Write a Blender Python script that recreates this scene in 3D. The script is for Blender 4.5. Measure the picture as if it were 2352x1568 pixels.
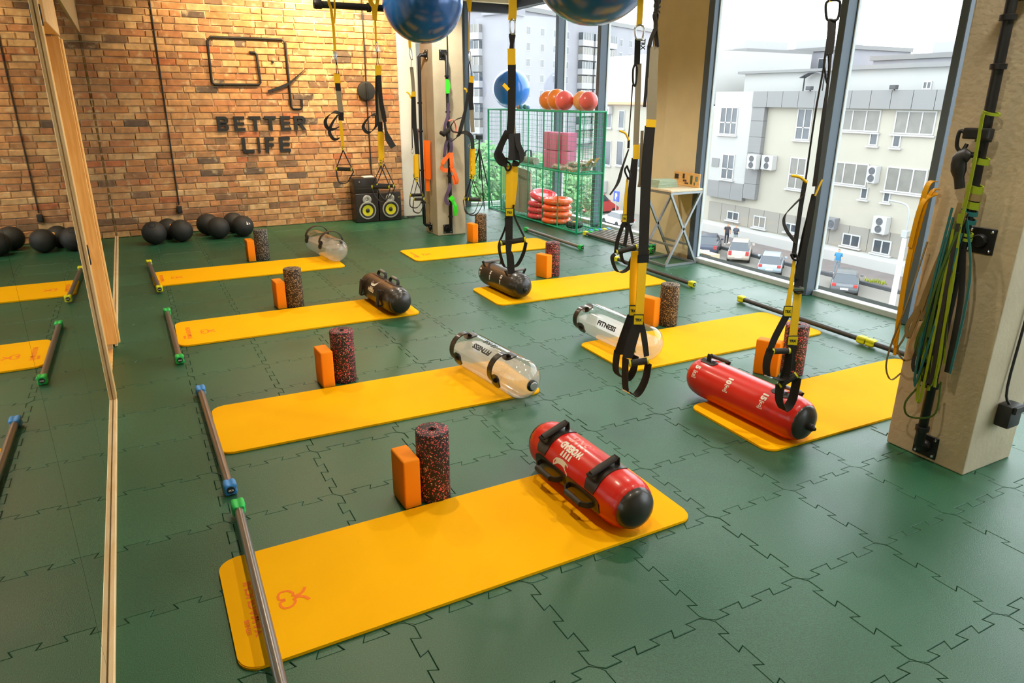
import bpy, bmesh, math, random
from mathutils import Vector, Matrix
random.seed(7)
PI=math.pi
for o in list(bpy.data.objects): bpy.data.objects.remove(o)
SC=bpy.context.scene
COL=SC.collection
# ---------------------------------------------------------------- camera
cam_d=bpy.data.cameras.new('camera'); cam=bpy.data.objects.new('camera',cam_d); COL.objects.link(cam); SC.camera=cam
PITCH,ROLL,YAW=0.335759,0.0041353,0.4912
f_=Vector((math.sin(YAW)*math.cos(PITCH),math.cos(YAW)*math.cos(PITCH),-math.sin(PITCH)))
r_=Vector((math.cos(YAW),-math.sin(YAW),0)); u_=r_.cross(f_)
r2=r_*math.cos(ROLL)+u_*math.sin(ROLL); u2=u_*math.cos(ROLL)-r_*math.sin(ROLL)
M=Matrix((r2,u2,-f_)).transposed().to_4x4(); M.translation=(0,0,1.65)
cam.matrix_world=M
cam_d.sensor_fit='HORIZONTAL'; cam_d.sensor_width=36; cam_d.lens=1595.2/2352*36; cam_d.clip_start=.02; cam_d.clip_end=600
# ---------------------------------------------------------------- world (bright overcast sky) and exposure
wd=bpy.data.worlds.new('overcast_sky'); SC.world=wd; wd.use_nodes=True
bg=wd.node_tree.nodes['Background']; bg.inputs[0].default_value=(.89,.95,1,1); bg.inputs[1].default_value=4.0
vs=SC.view_settings; vs.view_transform='Standard'; vs.look='None'; vs.gamma=1; vs.exposure=0.28; vs.use_curve_mapping=False
PWR,WPW=80,165   # watts of the ceiling spots and of the wall washers
SC.cycles.max_bounces=10; SC.cycles.transparent_max_bounces=24; SC.cycles.diffuse_bounces=5; SC.cycles.glossy_bounces=5; SC.cycles.transmission_bounces=8
SC.cycles.use_denoising=True
SC.cycles.caustics_reflective=False; SC.cycles.caustics_refractive=False; SC.cycles.sample_clamp_indirect=6
# ---------------------------------------------------------------- material helpers
def lin(c):
    f=lambda v: v/12.92 if v<=.04045 else ((v+.055)/1.055)**2.4
    return tuple(f(v/255) for v in c)+(1,)
MATS={}
def nmat(name):
    m=bpy.data.materials.new(name); m.use_nodes=True; nt=m.node_tree; MATS[name]=m
    return m,nt,nt.nodes['Principled BSDF']
def mat(name,rgb,rough=.5,metal=0,spec=.5,var=0,vscale=6,bump=0,bscale=200,coat=0,alpha=1,trans=0,sheen=0,emit=None,em=0):
    if name in MATS: return MATS[name]
    m,nt,b=nmat(name); N=nt.nodes; L=nt.links
    b.inputs['Base Color'].default_value=lin(rgb); b.inputs['Roughness'].default_value=rough; b.inputs['Metallic'].default_value=metal
    b.inputs['Specular IOR Level'].default_value=spec; b.inputs['Coat Weight'].default_value=coat; b.inputs['Coat Roughness'].default_value=.15
    b.inputs['Transmission Weight'].default_value=trans; b.inputs['Alpha'].default_value=alpha
    if emit: b.inputs['Emission Color'].default_value=lin(emit); b.inputs['Emission Strength'].default_value=em
    tc=None
    if var or bump:
        tc=N.new('ShaderNodeTexCoord')
    if var:
        n=N.new('ShaderNodeTexNoise'); n.inputs['Scale'].default_value=vscale; n.inputs['Detail'].default_value=4; L.new(tc.outputs['Object'],n.inputs['Vector'])
        r=N.new('ShaderNodeValToRGB'); c=lin(rgb); r.color_ramp.elements[0].position=.3; r.color_ramp.elements[1].position=.7
        r.color_ramp.elements[0].color=tuple(max(0,v*(1-var)) for v in c[:3])+(1,); r.color_ramp.elements[1].color=tuple(min(1,v*(1+var)) for v in c[:3])+(1,)
        L.new(n.outputs[0],r.inputs[0]); L.new(r.outputs[0],b.inputs['Base Color'])
    if bump:
        n=N.new('ShaderNodeTexNoise'); n.inputs['Scale'].default_value=bscale; n.inputs['Detail'].default_value=2; L.new(tc.outputs['Object'],n.inputs['Vector'])
        bp=N.new('ShaderNodeBump'); bp.inputs['Strength'].default_value=bump; bp.inputs['Distance'].default_value=.004; L.new(n.outputs[0],bp.inputs['Height']); L.new(bp.outputs[0],b.inputs['Normal'])
    return m
def wood(name,c1,c2,scale=(1,1,1),rough=.5):
    m,nt,b=nmat(name); N=nt.nodes; L=nt.links
    tc=N.new('ShaderNodeTexCoord'); mp=N.new('ShaderNodeMapping'); mp.inputs['Scale'].default_value=scale; L.new(tc.outputs['Object'],mp.inputs[0])
    n=N.new('ShaderNodeTexNoise'); n.inputs['Scale'].default_value=5; n.inputs['Detail'].default_value=6; n.inputs['Distortion'].default_value=.6; L.new(mp.outputs[0],n.inputs['Vector'])
    r=N.new('ShaderNodeValToRGB'); r.color_ramp.elements[0].color=lin(c1); r.color_ramp.elements[1].color=lin(c2); r.color_ramp.elements[0].position=.35; r.color_ramp.elements[1].position=.65
    L.new(n.outputs[0],r.inputs[0]); L.new(r.outputs[0],b.inputs['Base Color']); b.inputs['Roughness'].default_value=rough
    return m
# rubber floor: green granulate with a dusty satin sheen
def floor_mat():
    m,nt,b=nmat('rubber_floor'); N=nt.nodes; L=nt.links
    g=N.new('ShaderNodeNewGeometry'); oi=N.new('ShaderNodeObjectInfo')
    n1=N.new('ShaderNodeTexNoise'); n1.inputs['Scale'].default_value=260; n1.inputs['Detail'].default_value=2; L.new(g.outputs['Position'],n1.inputs['Vector'])
    n2=N.new('ShaderNodeTexNoise'); n2.inputs['Scale'].default_value=1.7; n2.inputs['Detail'].default_value=5; L.new(g.outputs['Position'],n2.inputs['Vector'])
    r=N.new('ShaderNodeValToRGB'); r.color_ramp.elements[0].position=.3; r.color_ramp.elements[1].position=.72
    r.color_ramp.elements[0].color=lin((24,72,46)); r.color_ramp.elements[1].color=lin((46,108,76)); L.new(n1.outputs[0],r.inputs[0])
    mx=N.new('ShaderNodeMixRGB'); mx.blend_type='MULTIPLY'; mx.inputs[0].default_value=1
    r2_=N.new('ShaderNodeValToRGB'); r2_.color_ramp.elements[0].position=.3; r2_.color_ramp.elements[1].position=.7; r2_.color_ramp.elements[0].color=(.86,.86,.84,1); r2_.color_ramp.elements[1].color=(1,1,1,1); L.new(n2.outputs[0],r2_.inputs[0])
    L.new(r.outputs[0],mx.inputs[1]); L.new(r2_.outputs[0],mx.inputs[2])
    mx2=N.new('ShaderNodeMixRGB'); mx2.blend_type='MULTIPLY'; mx2.inputs[0].default_value=1
    mr=N.new('ShaderNodeMapRange'); mr.inputs[3].default_value=.88; mr.inputs[4].default_value=1.08; L.new(oi.outputs['Random'],mr.inputs[0])
    cb=N.new('ShaderNodeCombineXYZ'); [L.new(mr.outputs[0],cb.inputs[i]) for i in range(3)]
    L.new(mx.outputs[0],mx2.inputs[1]); L.new(cb.outputs[0],mx2.inputs[2]); L.new(mx2.outputs[0],b.inputs['Base Color'])
    mr2=N.new('ShaderNodeMapRange'); mr2.inputs[1].default_value=.3; mr2.inputs[2].default_value=.7; mr2.inputs[3].default_value=.36; mr2.inputs[4].default_value=.48; L.new(n2.outputs[0],mr2.inputs[0]); L.new(mr2.outputs[0],b.inputs['Roughness'])
    b.inputs['Specular IOR Level'].default_value=.66
    bp=N.new('ShaderNodeBump'); bp.inputs['Strength'].default_value=.28; bp.inputs['Distance'].default_value=.003; L.new(n1.outputs[0],bp.inputs['Height']); L.new(bp.outputs[0],b.inputs['Normal'])
    return m
# bricks: each brick takes its own colour from its place in the bond
BW,BH=.262,.0775
def brick_mat():
    m,nt,b=nmat('brick'); N=nt.nodes; L=nt.links
    g=N.new('ShaderNodeNewGeometry'); sp=N.new('ShaderNodeSeparateXYZ'); L.new(g.outputs['Position'],sp.inputs[0])
    def ma(op,a,bb=None):
        n=N.new('ShaderNodeMath'); n.operation=op
        for i,v in enumerate((a,bb)):
            if v is None: continue
            if isinstance(v,(int,float)): n.inputs[i].default_value=v
            else: L.new(v,n.inputs[i])
        return n.outputs[0]
    oi=N.new('ShaderNodeObjectInfo'); rnd=ma('FRACT',ma('ADD',oi.outputs['Random'],g.outputs['Random Per Island']))
    r=N.new('ShaderNodeValToRGB'); r.color_ramp.interpolation='CONSTANT'; e=r.color_ramp.elements
    cols=[(0,(204,152,104)),(.13,(190,132,92)),(.27,(210,164,116)),(.42,(184,138,98)),(.55,(200,142,94)),(.68,(214,174,126)),(.80,(170,124,90)),(.89,(140,110,86)),(.945,(110,92,80)),(.97,(196,122,82))]
    e[0].position=0; e[0].color=lin(cols[0][1]); e[1].position=cols[1][0]; e[1].color=lin(cols[1][1])
    for p,c in cols[2:]:
        k=e.new(p); k.color=lin(c)
    L.new(rnd,r.inputs[0])
    n1=N.new('ShaderNodeTexNoise'); n1.inputs['Scale'].default_value=14; n1.inputs['Detail'].default_value=6; L.new(g.outputs['Position'],n1.inputs['Vector'])
    rr=N.new('ShaderNodeValToRGB'); rr.color_ramp.elements[0].position=.35; rr.color_ramp.elements[1].position=.68; rr.color_ramp.elements[0].color=(.74,.7,.66,1); rr.color_ramp.elements[1].color=(1.1,1.08,1.04,1); L.new(n1.outputs[0],rr.inputs[0])
    mx=N.new('ShaderNodeMixRGB'); mx.blend_type='MULTIPLY'; mx.inputs[0].default_value=1; L.new(r.outputs[0],mx.inputs[1]); L.new(rr.outputs[0],mx.inputs[2])
    n3=N.new('ShaderNodeTexNoise'); n3.inputs['Scale'].default_value=9; n3.inputs['Detail'].default_value=8; L.new(g.outputs['Position'],n3.inputs['Vector'])
    r3=N.new('ShaderNodeValToRGB'); r3.color_ramp.elements[0].position=.56; r3.color_ramp.elements[1].position=.66; r3.color_ramp.elements[0].color=(0,0,0,1); r3.color_ramp.elements[1].color=(.55,.55,.55,1); L.new(n3.outputs[0],r3.inputs[0])
    mx2=N.new('ShaderNodeMixRGB'); L.new(r3.outputs[0],mx2.inputs[0]); L.new(mx.outputs[0],mx2.inputs[1]); mx2.inputs[2].default_value=lin((224,198,156))
    L.new(mx2.outputs[0],b.inputs['Base Color']); b.inputs['Roughness'].default_value=.85
    bp=N.new('ShaderNodeBump'); bp.inputs['Strength'].default_value=.5; bp.inputs['Distance'].default_value=.006; L.new(n1.outputs[0],bp.inputs['Height']); L.new(bp.outputs[0],b.inputs['Normal'])
    return m
def glass_mat(name,tint,refl=.06,rough=0.0):
    m,nt,b=nmat(name); N=nt.nodes; L=nt.links; N.remove(b)
    t=N.new('ShaderNodeBsdfTransparent'); t.inputs[0].default_value=tint
    g=N.new('ShaderNodeBsdfGlossy'); g.inputs['Roughness'].default_value=rough
    fr=N.new('ShaderNodeLayerWeight'); fr.inputs[0].default_value=.5; pw=N.new('ShaderNodeMath'); pw.operation='POWER'; pw.inputs[1].default_value=4; L.new(fr.outputs['Facing'],pw.inputs[0])
    mm=N.new('ShaderNodeMath'); mm.operation='MULTIPLY_ADD'; mm.inputs[1].default_value=refl; mm.inputs[2].default_value=.04*refl; L.new(pw.outputs[0],mm.inputs[0])
    mx=N.new('ShaderNodeMixShader'); L.new(mm.outputs[0],mx.inputs[0]); L.new(t.outputs[0],mx.inputs[1]); L.new(g.outputs[0],mx.inputs[2])
    L.new(mx.outputs[0],N['Material Output'].inputs[0]); return m
def speckle(name,base,cols,scale=75,thr=.12):
    m,nt,b=nmat(name); N=nt.nodes; L=nt.links
    tc=N.new('ShaderNodeTexCoord'); v=N.new('ShaderNodeTexVoronoi'); v.inputs['Scale'].default_value=scale; v.inputs['Randomness'].default_value=1; 
    nz=N.new('ShaderNodeTexNoise'); nz.inputs['Scale'].default_value=60; L.new(tc.outputs['Object'],nz.inputs['Vector'])
    mxv=N.new('ShaderNodeMixRGB'); mxv.inputs[0].default_value=.02; L.new(tc.outputs['Object'],mxv.inputs[1]); L.new(nz.outputs['Color'],mxv.inputs[2]); L.new(mxv.outputs[0],v.inputs['Vector'])
    sp=N.new('ShaderNodeSeparateColor'); L.new(v.outputs['Color'],sp.inputs[0])
    r=N.new('ShaderNodeValToRGB'); r.color_ramp.interpolation='CONSTANT'; e=r.color_ramp.elements
    e[0].position=0; e[0].color=lin(base); e[1].position=cols[0][0]; e[1].color=lin(cols[0][1])
    for p,c in cols[1:]: k=e.new(p); k.color=lin(c)
    L.new(sp.outputs[0],r.inputs[0])
    lt=N.new('ShaderNodeMath'); lt.operation='LESS_THAN'; lt.inputs[1].default_value=.42; L.new(v.outputs['Distance'],lt.inputs[0])
    mx=N.new('ShaderNodeMixRGB'); L.new(lt.outputs[0],mx.inputs[0]); mx.inputs[1].default_value=lin(base); L.new(r.outputs[0],mx.inputs[2]); L.new(mx.outputs[0],b.inputs['Base Color'])
    b.inputs['Roughness'].default_value=.6
    return m
FLOOR=floor_mat(); BRICK=brick_mat()
MORTAR=mat('mortar',(222,198,158),.95,var=.12,vscale=14,bump=.4,bscale=60)
PLASTER=mat('white_plaster',(226,224,218),.9,var=.03)
CREAM=mat('cream_plaster',(232,212,168),.85,var=.03)
CONC=mat('concrete',(194,180,152),.8,var=.09,vscale=5,bump=.35,bscale=40)
DARKWALL=mat('dark_gap',(30,30,30),.9)
FRAME=mat('blue_grey_aluminium',(84,98,110),.5,metal=.1)
DARKFR=mat('dark_window_frame',(46,48,52),.5)
SEAL=mat('pale_sill',(206,214,214),.4)
GLASS=glass_mat('window_glass',(.97,.985,.98,1),.35)
MIRROR=mat('mirror_glass',(205,212,206),.015,metal=1)
PINE=wood('pine',(234,196,140),(246,216,168),(8,1.2,8))
PINEV=wood('pine_upright',(222,182,124),(240,208,158),(8,8,1.0))
OAK=wood('warm_pine',(230,176,98),(244,200,128),(10,10,.9))
CEIL=mat('ceiling_sheet',(226,224,216),.6)
BLACK=mat('black_metal',(24,24,25),.45,metal=.2)
BLK=mat('black_plastic',(26,25,24),.5)
RUBB=mat('black_rubber',(38,37,36),.62,bump=.15,bscale=160)
WEB=mat('black_webbing',(32,29,26),.85,bump=.3,bscale=500)
GREYW=mat('grey_webbing',(150,140,118),.8,bump=.2,bscale=400)
YEL=mat('yellow_webbing',(252,200,8),.7,bump=.2,bscale=400)
LIME=mat('lime_plastic',(226,222,20),.4)
CHROME=mat('chrome',(214,216,220),.18,metal=1)
STEEL=mat('painted_steel',(168,172,172),.4,metal=.5)
WHITE=mat('white_print',(240,236,224),.6)
BLACKP=mat('black_print',(20,20,22),.6)
# ---------------------------------------------------------------- mesh helpers
def obj(name,bm,m,parent=None,loc=None,smooth=False,rot=None):
    me=bpy.data.meshes.new(name)
    if isinstance(bm,bpy.types.Mesh): me=bm
    else:
        bmesh.ops.recalc_face_normals(bm,faces=bm.faces)
        if smooth:
            for f in bm.faces: f.smooth=True
        bm.to_mesh(me); bm.free()
        if smooth and smooth is not True: me.set_sharp_from_angle(angle=math.radians(smooth))
        me.materials.append(m)
    o=bpy.data.objects.new(name,me); COL.objects.link(o)
    if parent: o.parent=parent
    if loc is not None: o.location=loc
    if rot is not None: o.rotation_euler=rot
    return o
def inst(o,parent=None,loc=None,rot=None,name=None):
    c=o.copy(); COL.objects.link(c)
    if name: c.name=name
    c.parent=parent
    if loc is not None: c.location=loc
    if rot is not None: c.rotation_euler=rot
    return c
def tag(o,label=None,cat=None,group=None,kind=None):
    if label: o['label']=label
    if cat: o['category']=cat
    if group: o['group']=group
    if kind: o['kind']=kind
    return o
def thing(name,label,cat,loc=(0,0,0),rz=0,group=None):
    o=bpy.data.objects.new(name,None); COL.objects.link(o); o.location=loc; o.rotation_euler=(0,0,rz); o.empty_display_size=.1
    return tag(o,label,cat,group)
def struct(o,label=None):
    o['kind']='structure'
    if label: o['label']=label
    return o
def B(): return bmesh.new()
def box(bm,x0,x1,y0,y1,z0,z1):
    v=[bm.verts.new(p) for p in ((x0,y0,z0),(x1,y0,z0),(x1,y1,z0),(x0,y1,z0),(x0,y0,z1),(x1,y0,z1),(x1,y1,z1),(x0,y1,z1))]
    fs=[bm.faces.new([v[i] for i in q]) for q in ((3,2,1,0),(4,5,6,7),(0,1,5,4),(1,2,6,5),(2,3,7,6),(3,0,4,7))]
    return v
def bx(x0,x1,y0,y1,z0,z1,bev=0,seg=2):
    bm=B(); box(bm,x0,x1,y0,y1,z0,z1)
    if bev: bmesh.ops.bevel(bm,geom=bm.edges[:],offset=bev,segments=seg,affect='EDGES',profile=.6)
    return bm
def frames(pts,closed=False,up0=None):
    n=len(pts); T=[]
    for i in range(n):
        a=pts[i-1] if (i or closed) else pts[i]; b=pts[(i+1)%n] if (i<n-1 or closed) else pts[i]
        t=(Vector(b)-Vector(a)); T.append(t.normalized() if t.length>1e-9 else Vector((0,0,1)))
    u=Vector(up0) if up0 else (Vector((0,0,1)) if abs(T[0].z)<.9 else Vector((1,0,0)))
    U=[]
    for t in T:
        u=u-t*u.dot(t)
        if u.length<1e-6: u=t.orthogonal()
        u=u.normalized(); U.append(u.copy())
    return T,U
def tube(bm,pts,r,seg=8,closed=False,cap=True):
    pts=[Vector(p) for p in pts]; T,U=frames(pts,closed); rings=[]
    for i,p in enumerate(pts):
        rr=r[i] if isinstance(r,(list,tuple)) else r; s=T[i].cross(U[i])
        rings.append([bm.verts.new(p+(U[i]*math.cos(a)+s*math.sin(a))*rr) for a in (2*PI*k/seg for k in range(seg))])
    n=len(rings)
    for i in range(n if closed else n-1):
        A,Bq=rings[i],rings[(i+1)%n]
        for k in range(seg): bm.faces.new((A[k],A[(k+1)%seg],Bq[(k+1)%seg],Bq[k]))
    if cap and not closed:
        bm.faces.new(rings[0][::-1]); bm.faces.new(rings[-1])
    return bm
def ribbon(bm,pts,w,t=.003,side=(1,0,0),closed=False):
    """flat strap: width w along `side` (vector or list), thickness t"""
    pts=[Vector(p) for p in pts]; T,_=frames(pts,closed); rings=[]
    for i,p in enumerate(pts):
        s=Vector(side[i] if isinstance(side,list) else side); s=(s-T[i]*s.dot(T[i]))
        s=s.normalized() if s.length>1e-6 else T[i].orthogonal().normalized()
        nn=T[i].cross(s); ww=(w[i] if isinstance(w,(list,tuple)) else w)/2
        rings.append([bm.verts.new(p+s*a*ww+nn*b*t/2) for a,b in ((-1,-1),(1,-1),(1,1),(-1,1))])
    n=len(rings)
    for i in range(n if closed else n-1):
        A,Q=rings[i],rings[(i+1)%n]
        for k in range(4): bm.faces.new((A[k],A[(k+1)%4],Q[(k+1)%4],Q[k]))
    if not closed: bm.faces.new(rings[0][::-1]); bm.faces.new(rings[-1])
    return bm
def lathe(bm,prof,seg=24,mx=None,ax='z',warp=None,cap=True):
    """profile [(r,h)], revolved about z (or y)"""
    rings=[]
    for j,(r,h) in enumerate(prof):
        ring=[]
        for k in range(seg):
            a=2*PI*k/seg; rr=r*(warp(j,a) if warp else 1)
            p=Vector((rr*math.cos(a),rr*math.sin(a),h))
            if ax=='y': p=Vector((p.x,h,p.y))
            if ax=='x': p=Vector((h,p.x,p.y))
            ring.append(bm.verts.new(mx@p if mx else p))
        rings.append(ring)
    for A,Q in zip(rings,rings[1:]):
        for k in range(seg): bm.faces.new((A[k],A[(k+1)%seg],Q[(k+1)%seg],Q[k]))
    if cap and prof[0][0]>1e-5: bm.faces.new(rings[0][::-1])
    if cap and prof[-1][0]>1e-5: bm.faces.new(rings[-1])
    bmesh.ops.remove_doubles(bm,verts=bm.verts,dist=1e-6)
    return bm
def prism(bm,outline,z0,z1):
    a=[bm.verts.new((x,y,z0)) for x,y in outline]; b=[bm.verts.new((x,y,z1)) for x,y in outline]; n=len(a)
    bm.faces.new(a[::-1]); bm.faces.new(b)
    for i in range(n): bm.faces.new((a[i],a[(i+1)%n],b[(i+1)%n],b[i]))
    return bm
def rrect(x0,x1,y0,y1,r,n=6):
    out=[]
    for cx,cy,a0 in ((x1-r,y1-r,0),(x0+r,y1-r,PI/2),(x0+r,y0+r,PI),(x1-r,y0+r,1.5*PI)):
        for k in range(n+1): a=a0+PI/2*k/n; out.append((cx+r*math.cos(a),cy+r*math.sin(a)))
    return out
def ball(r,seg=32,rings=16,c=(0,0,0)):
    bm=B(); bmesh.ops.create_uvsphere(bm,u_segments=seg,v_segments=rings,radius=r,matrix=Matrix.Translation(c)); return bm
def smoothpath(pts,n=6):
    """Catmull-Rom through pts"""
    P=[Vector(p) for p in pts]; out=[]
    for i in range(len(P)-1):
        p0=P[max(i-1,0)]; p1=P[i]; p2=P[i+1]; p3=P[min(i+2,len(P)-1)]
        for k in range(n):
            t=k/n; out.append(.5*((2*p1)+(p2-p0)*t+(2*p0-5*p1+4*p2-p3)*t*t+(3*p1-p0-3*p2+p3)*t**3))
    out.append(P[-1]); return out
def text_bm(s,size=1,depth=0,bold=0,spacing=1,align='CENTER'):
    c=bpy.data.curves.new('lettering','FONT'); c.body=s; c.size=size; c.extrude=depth; c.offset=bold; c.align_x=align; c.align_y='CENTER'; c.space_character=spacing; c.resolution_u=3
    o=bpy.data.objects.new('lettering',c); COL.objects.link(o)
    dg=bpy.context.evaluated_depsgraph_get(); me=bpy.data.meshes.new_from_object(o.evaluated_get(dg))
    bm=B(); bm.from_mesh(me); bpy.data.objects.remove(o); bpy.data.curves.remove(c); bpy.data.meshes.remove(me)
    return bm
def fit(bm,w=None,h=None):
    """centre a flat lettering mesh on the origin and scale it to width/height"""
    xs=[v.co.x for v in bm.verts]; ys=[v.co.y for v in bm.verts]
    cx,cy=(min(xs)+max(xs))/2,(min(ys)+max(ys))/2; sx=(w/(max(xs)-min(xs))) if w else None; sy=(h/(max(ys)-min(ys))) if h else None
    sx=sx or sy; sy=sy or sx
    for v in bm.verts: v.co.x=(v.co.x-cx)*sx; v.co.y=(v.co.y-cy)*sy
    return bm
# ================================================================ room shell
XM=-.293; YB=9.9; XW=5.215; Y0=-2.5; ZC=3.1; XF=5.57; YF=10.42   # XF, YF: the glazed alcove at the far right is set back
# ---- floor: dark underlay with interlocking rubber tiles
fl=struct(obj('floor',bx(XM-.35,5.6,Y0-.1,10.46,-.2,-.012),mat('floor_underlay',(26,34,28),.95)),'dark green interlocking rubber tile floor')
TL=.45; TX0,TY0=1.931,1.364
def side_curve():
    n=6; a=.0155; u=.007; pts=[(0,0)]
    for k in range(n):
        s=a*(1 if k%2 else -1); x0=k*TL/n; x1=(k+1)*TL/n
        e0=u if k>0 else -.022; e1=u if k<n-1 else -.022
        pts+= [(x0-e0,s),(x1+e1,s)]
    return pts
SCV=side_curve()
def tile_outline():
    o=[(x,y) for x,y in SCV]                                  # bottom, left to right
    o+=[(TL+y,x) for x,y in SCV]                              # right, upwards
    o+=[(x,TL+y) for x,y in [(TL,0)]+SCV[:0:-1]]              # top, right to left
    o+=[(y,x) for x,y in [(TL,0)]+SCV[:0:-1]]                 # left, downwards
    q=[]
    for p in o:
        if not q or (abs(p[0]-q[-1][0])+abs(p[1]-q[-1][1]))>1e-6: q.append(p)
    if abs(q[0][0]-q[-1][0])+abs(q[0][1]-q[-1][1])<1e-6: q.pop()
    return q
def inset(poly,d):
    n=len(poly); out=[]
    for i in range(n):
        p0,p1,p2=[Vector(poly[(i+k)%n]) for k in (-1,0,1)]
        n1=(p1-p0).normalized(); n2=(p2-p1).normalized(); m1=Vector((-n1.y,n1.x)); m2=Vector((-n2.y,n2.x))
        m=m1+m2; m=m*(d/max(.35,m.dot(m1))) if m.length>1e-5 else m1*d
        out.append((p1.x+m.x,p1.y+m.y))
    return out
def tile_bm():
    base=tile_outline(); bm=B()
    rings=[[bm.verts.new((x,y,z)) for x,y in inset(base,d)] for d,z in ((.0007,-.0115),(.0007,-.0026),(.0024,0))]
    n=len(base)
    for A,Q in zip(rings,rings[1:]):
        for i in range(n): bm.faces.new((A[i],A[(i+1)%n],Q[(i+1)%n],Q[i]))
    bm.faces.new(rings[-1]); return bm
tbm=tile_bm(); tile_me=bpy.data.meshes.new('tile'); tbm.to_mesh(tile_me); tile_me.materials.append(FLOOR)
i0=math.floor((XM-.02-TX0)/TL)-1; i1=math.ceil((XF-TX0)/TL)+1; j1=math.ceil((YF-TY0)/TL)+1; j0=math.floor((Y0-TY0)/TL)
rest=B()
for j in range(j0,j1):
    for i in range(i0,i1):
        x,y=TX0+i*TL,TY0+j*TL
        xl=XF if y>5.85 else XW; yl=YB if x+TL<3.8 else YF
        if x>xl-.02 or y>yl-.02 or x+TL<XM or y+TL<Y0: continue
        cut=[]
        if x-.03<XM-.02 : cut.append(((XM-.02,0,0),(-1,0,0)))
        if x+TL+.03>xl: cut.append(((xl,0,0),(1,0,0)))
        if y+TL+.03>yl: cut.append(((0,yl,0),(0,1,0)))
        dz=random.uniform(-.0012,.0004); tl=(random.uniform(-.002,.002),random.uniform(-.002,.002),random.uniform(-.003,.003))
        # only the tiles in front of the camera are told apart in the picture
        seen = (x+TL)*math.cos(YAW+.66)+ (y+TL)*-0 > -9 and (y>.9 or x>3.0 and y>.2)
        if cut or not seen:
            bm=tbm.copy(); bmesh.ops.translate(bm,verts=bm.verts,vec=(x,y,0))
            for co,no in cut: bmesh.ops.bisect_plane(bm,geom=bm.verts[:]+bm.edges[:]+bm.faces[:],plane_co=co,plane_no=no,clear_outer=True)
            if not bm.verts: bm.free(); continue
            if not seen:
                tmp=bpy.data.meshes.new('t'); bm.to_mesh(tmp); rest.from_mesh(tmp); bpy.data.meshes.remove(tmp); bm.free(); continue
            bmesh.ops.translate(bm,verts=bm.verts,vec=(-x-TL/2,-y-TL/2,0)); o=obj('tile',bm,FLOOR,fl,(x+TL/2,y+TL/2,dz))
        else:
            o=obj('tile',tile_me,None,fl); o.rotation_euler=tl
            c=Vector((TL/2,TL/2,0)); o.location=Vector((x,y,dz))+c-(o.rotation_euler.to_matrix()@c)
        
o=obj('tile_field',rest,FLOOR,fl); o['kind']='stuff'
# ---- ceiling: ribbed white sheet
bm=B(); pr=[]; x=XM-.3
while x<XF+.2:
    pr+=[(x,ZC),(x+.07,ZC),(x+.095,ZC+.05),(x+.165,ZC+.05)]; x+=.19
A=[bm.verts.new((x,Y0-.1,z)) for x,z in pr]; Q=[bm.verts.new((x,YF+.2,z)) for x,z in pr]
for k in range(len(A)-1): bm.faces.new((A[k],A[k+1],Q[k+1],Q[k]))
box(bm,XM-.3,XF+.2,Y0-.1,YF+.2,ZC+.06,ZC+.2)
struct(obj('ceiling',bm,CEIL),'white ribbed sheet metal ceiling')
struct(obj('trim_1',bx(3.75,XF-.08,10.16,10.26,3.0,3.1),CREAM),'cream beam under the ceiling by the far corner window')
# ---- brick wall
wb=struct(obj('wall_back',bx(XM-.35,3.47,YB+.006,YB+.2,-.1,ZC+.1),MORTAR),'reclaimed orange brick wall behind the logo')
cell=[]
rb=random.Random(11)
for rw in range(int(ZC/BH)+1):
    xa=XM+.004-rb.uniform(0,BW); za=rw*BH; zb=min(za+BH,ZC)
    while xa<3.468:
        w=BW*(1 if rb.random()<.62 else .5 if rb.random()<.75 else .8); a_,b_=max(xa,XM+.004),min(xa+w,3.468); xa+=w
        if b_-a_>.03: cell.append((a_,b_,za,zb))
cell.sort(key=lambda q:((q[0]+q[1])/2)**2+((q[2]+q[3])/2-1.65)**2*.2)
def brick_bm(w,h,sd):
    rn=random.Random(sd); bm=B(); box(bm,-w/2,w/2,-.012,.03,-h/2,h/2)
    fe=[e for e in bm.edges if all(v.co.y<0 for v in e.verts)]
    bmesh.ops.bevel(bm,geom=fe,offset=.004,segments=1,affect='EDGES')
    for v in bm.verts:
        if v.co.y<0: v.co+=Vector((rn.uniform(-.0035,.0035),rn.uniform(-.003,.002),rn.uniform(-.003,.003)))
    return bm
var=[]
for k in range(6):
    me=bpy.data.meshes.new('brick'); b_=brick_bm(BW-.011,BH-.0115,k); b_.to_mesh(me); b_.free(); me.materials.append(BRICK); var.append(me)
rest=B()
for k,(xa,xb,za,zb) in enumerate(cell):
    full=abs(xb-xa-BW)<1e-4 and abs(zb-za-BH)<1e-4; loc=((xa+xb)/2,YB+random.uniform(-.004,.002),(za+zb)/2)
    if k<300:
        if full: obj('brick',random.choice(var),None,wb,loc)
        else: obj('brick',brick_bm(xb-xa-.011,zb-za-.0115,k),BRICK,wb,loc)
    else:
        b_=brick_bm(xb-xa-.011,zb-za-.0115,k); bmesh.ops.translate(b_,verts=b_.verts,vec=loc)
        tmp=bpy.data.meshes.new('t'); b_.to_mesh(tmp); b_.free(); rest.from_mesh(tmp); bpy.data.meshes.remove(tmp)
o=obj('brick_field',rest,BRICK,wb); o['kind']='stuff'
bm=B(); box(bm,3.47,3.75,YB,10.62,-.1,ZC+.1); box(bm,3.75,4.72,YF+.03,10.62,-.1,ZC+.1)
struct(obj('wall_far',bm,PLASTER),'white plastered wall piece beside the brick wall')
struct(obj('wall_rear',bx(XM-.35,XW+.2,Y0-.3,Y0-.1,-.1,ZC+.1),PLASTER),'plain white wall')
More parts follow.
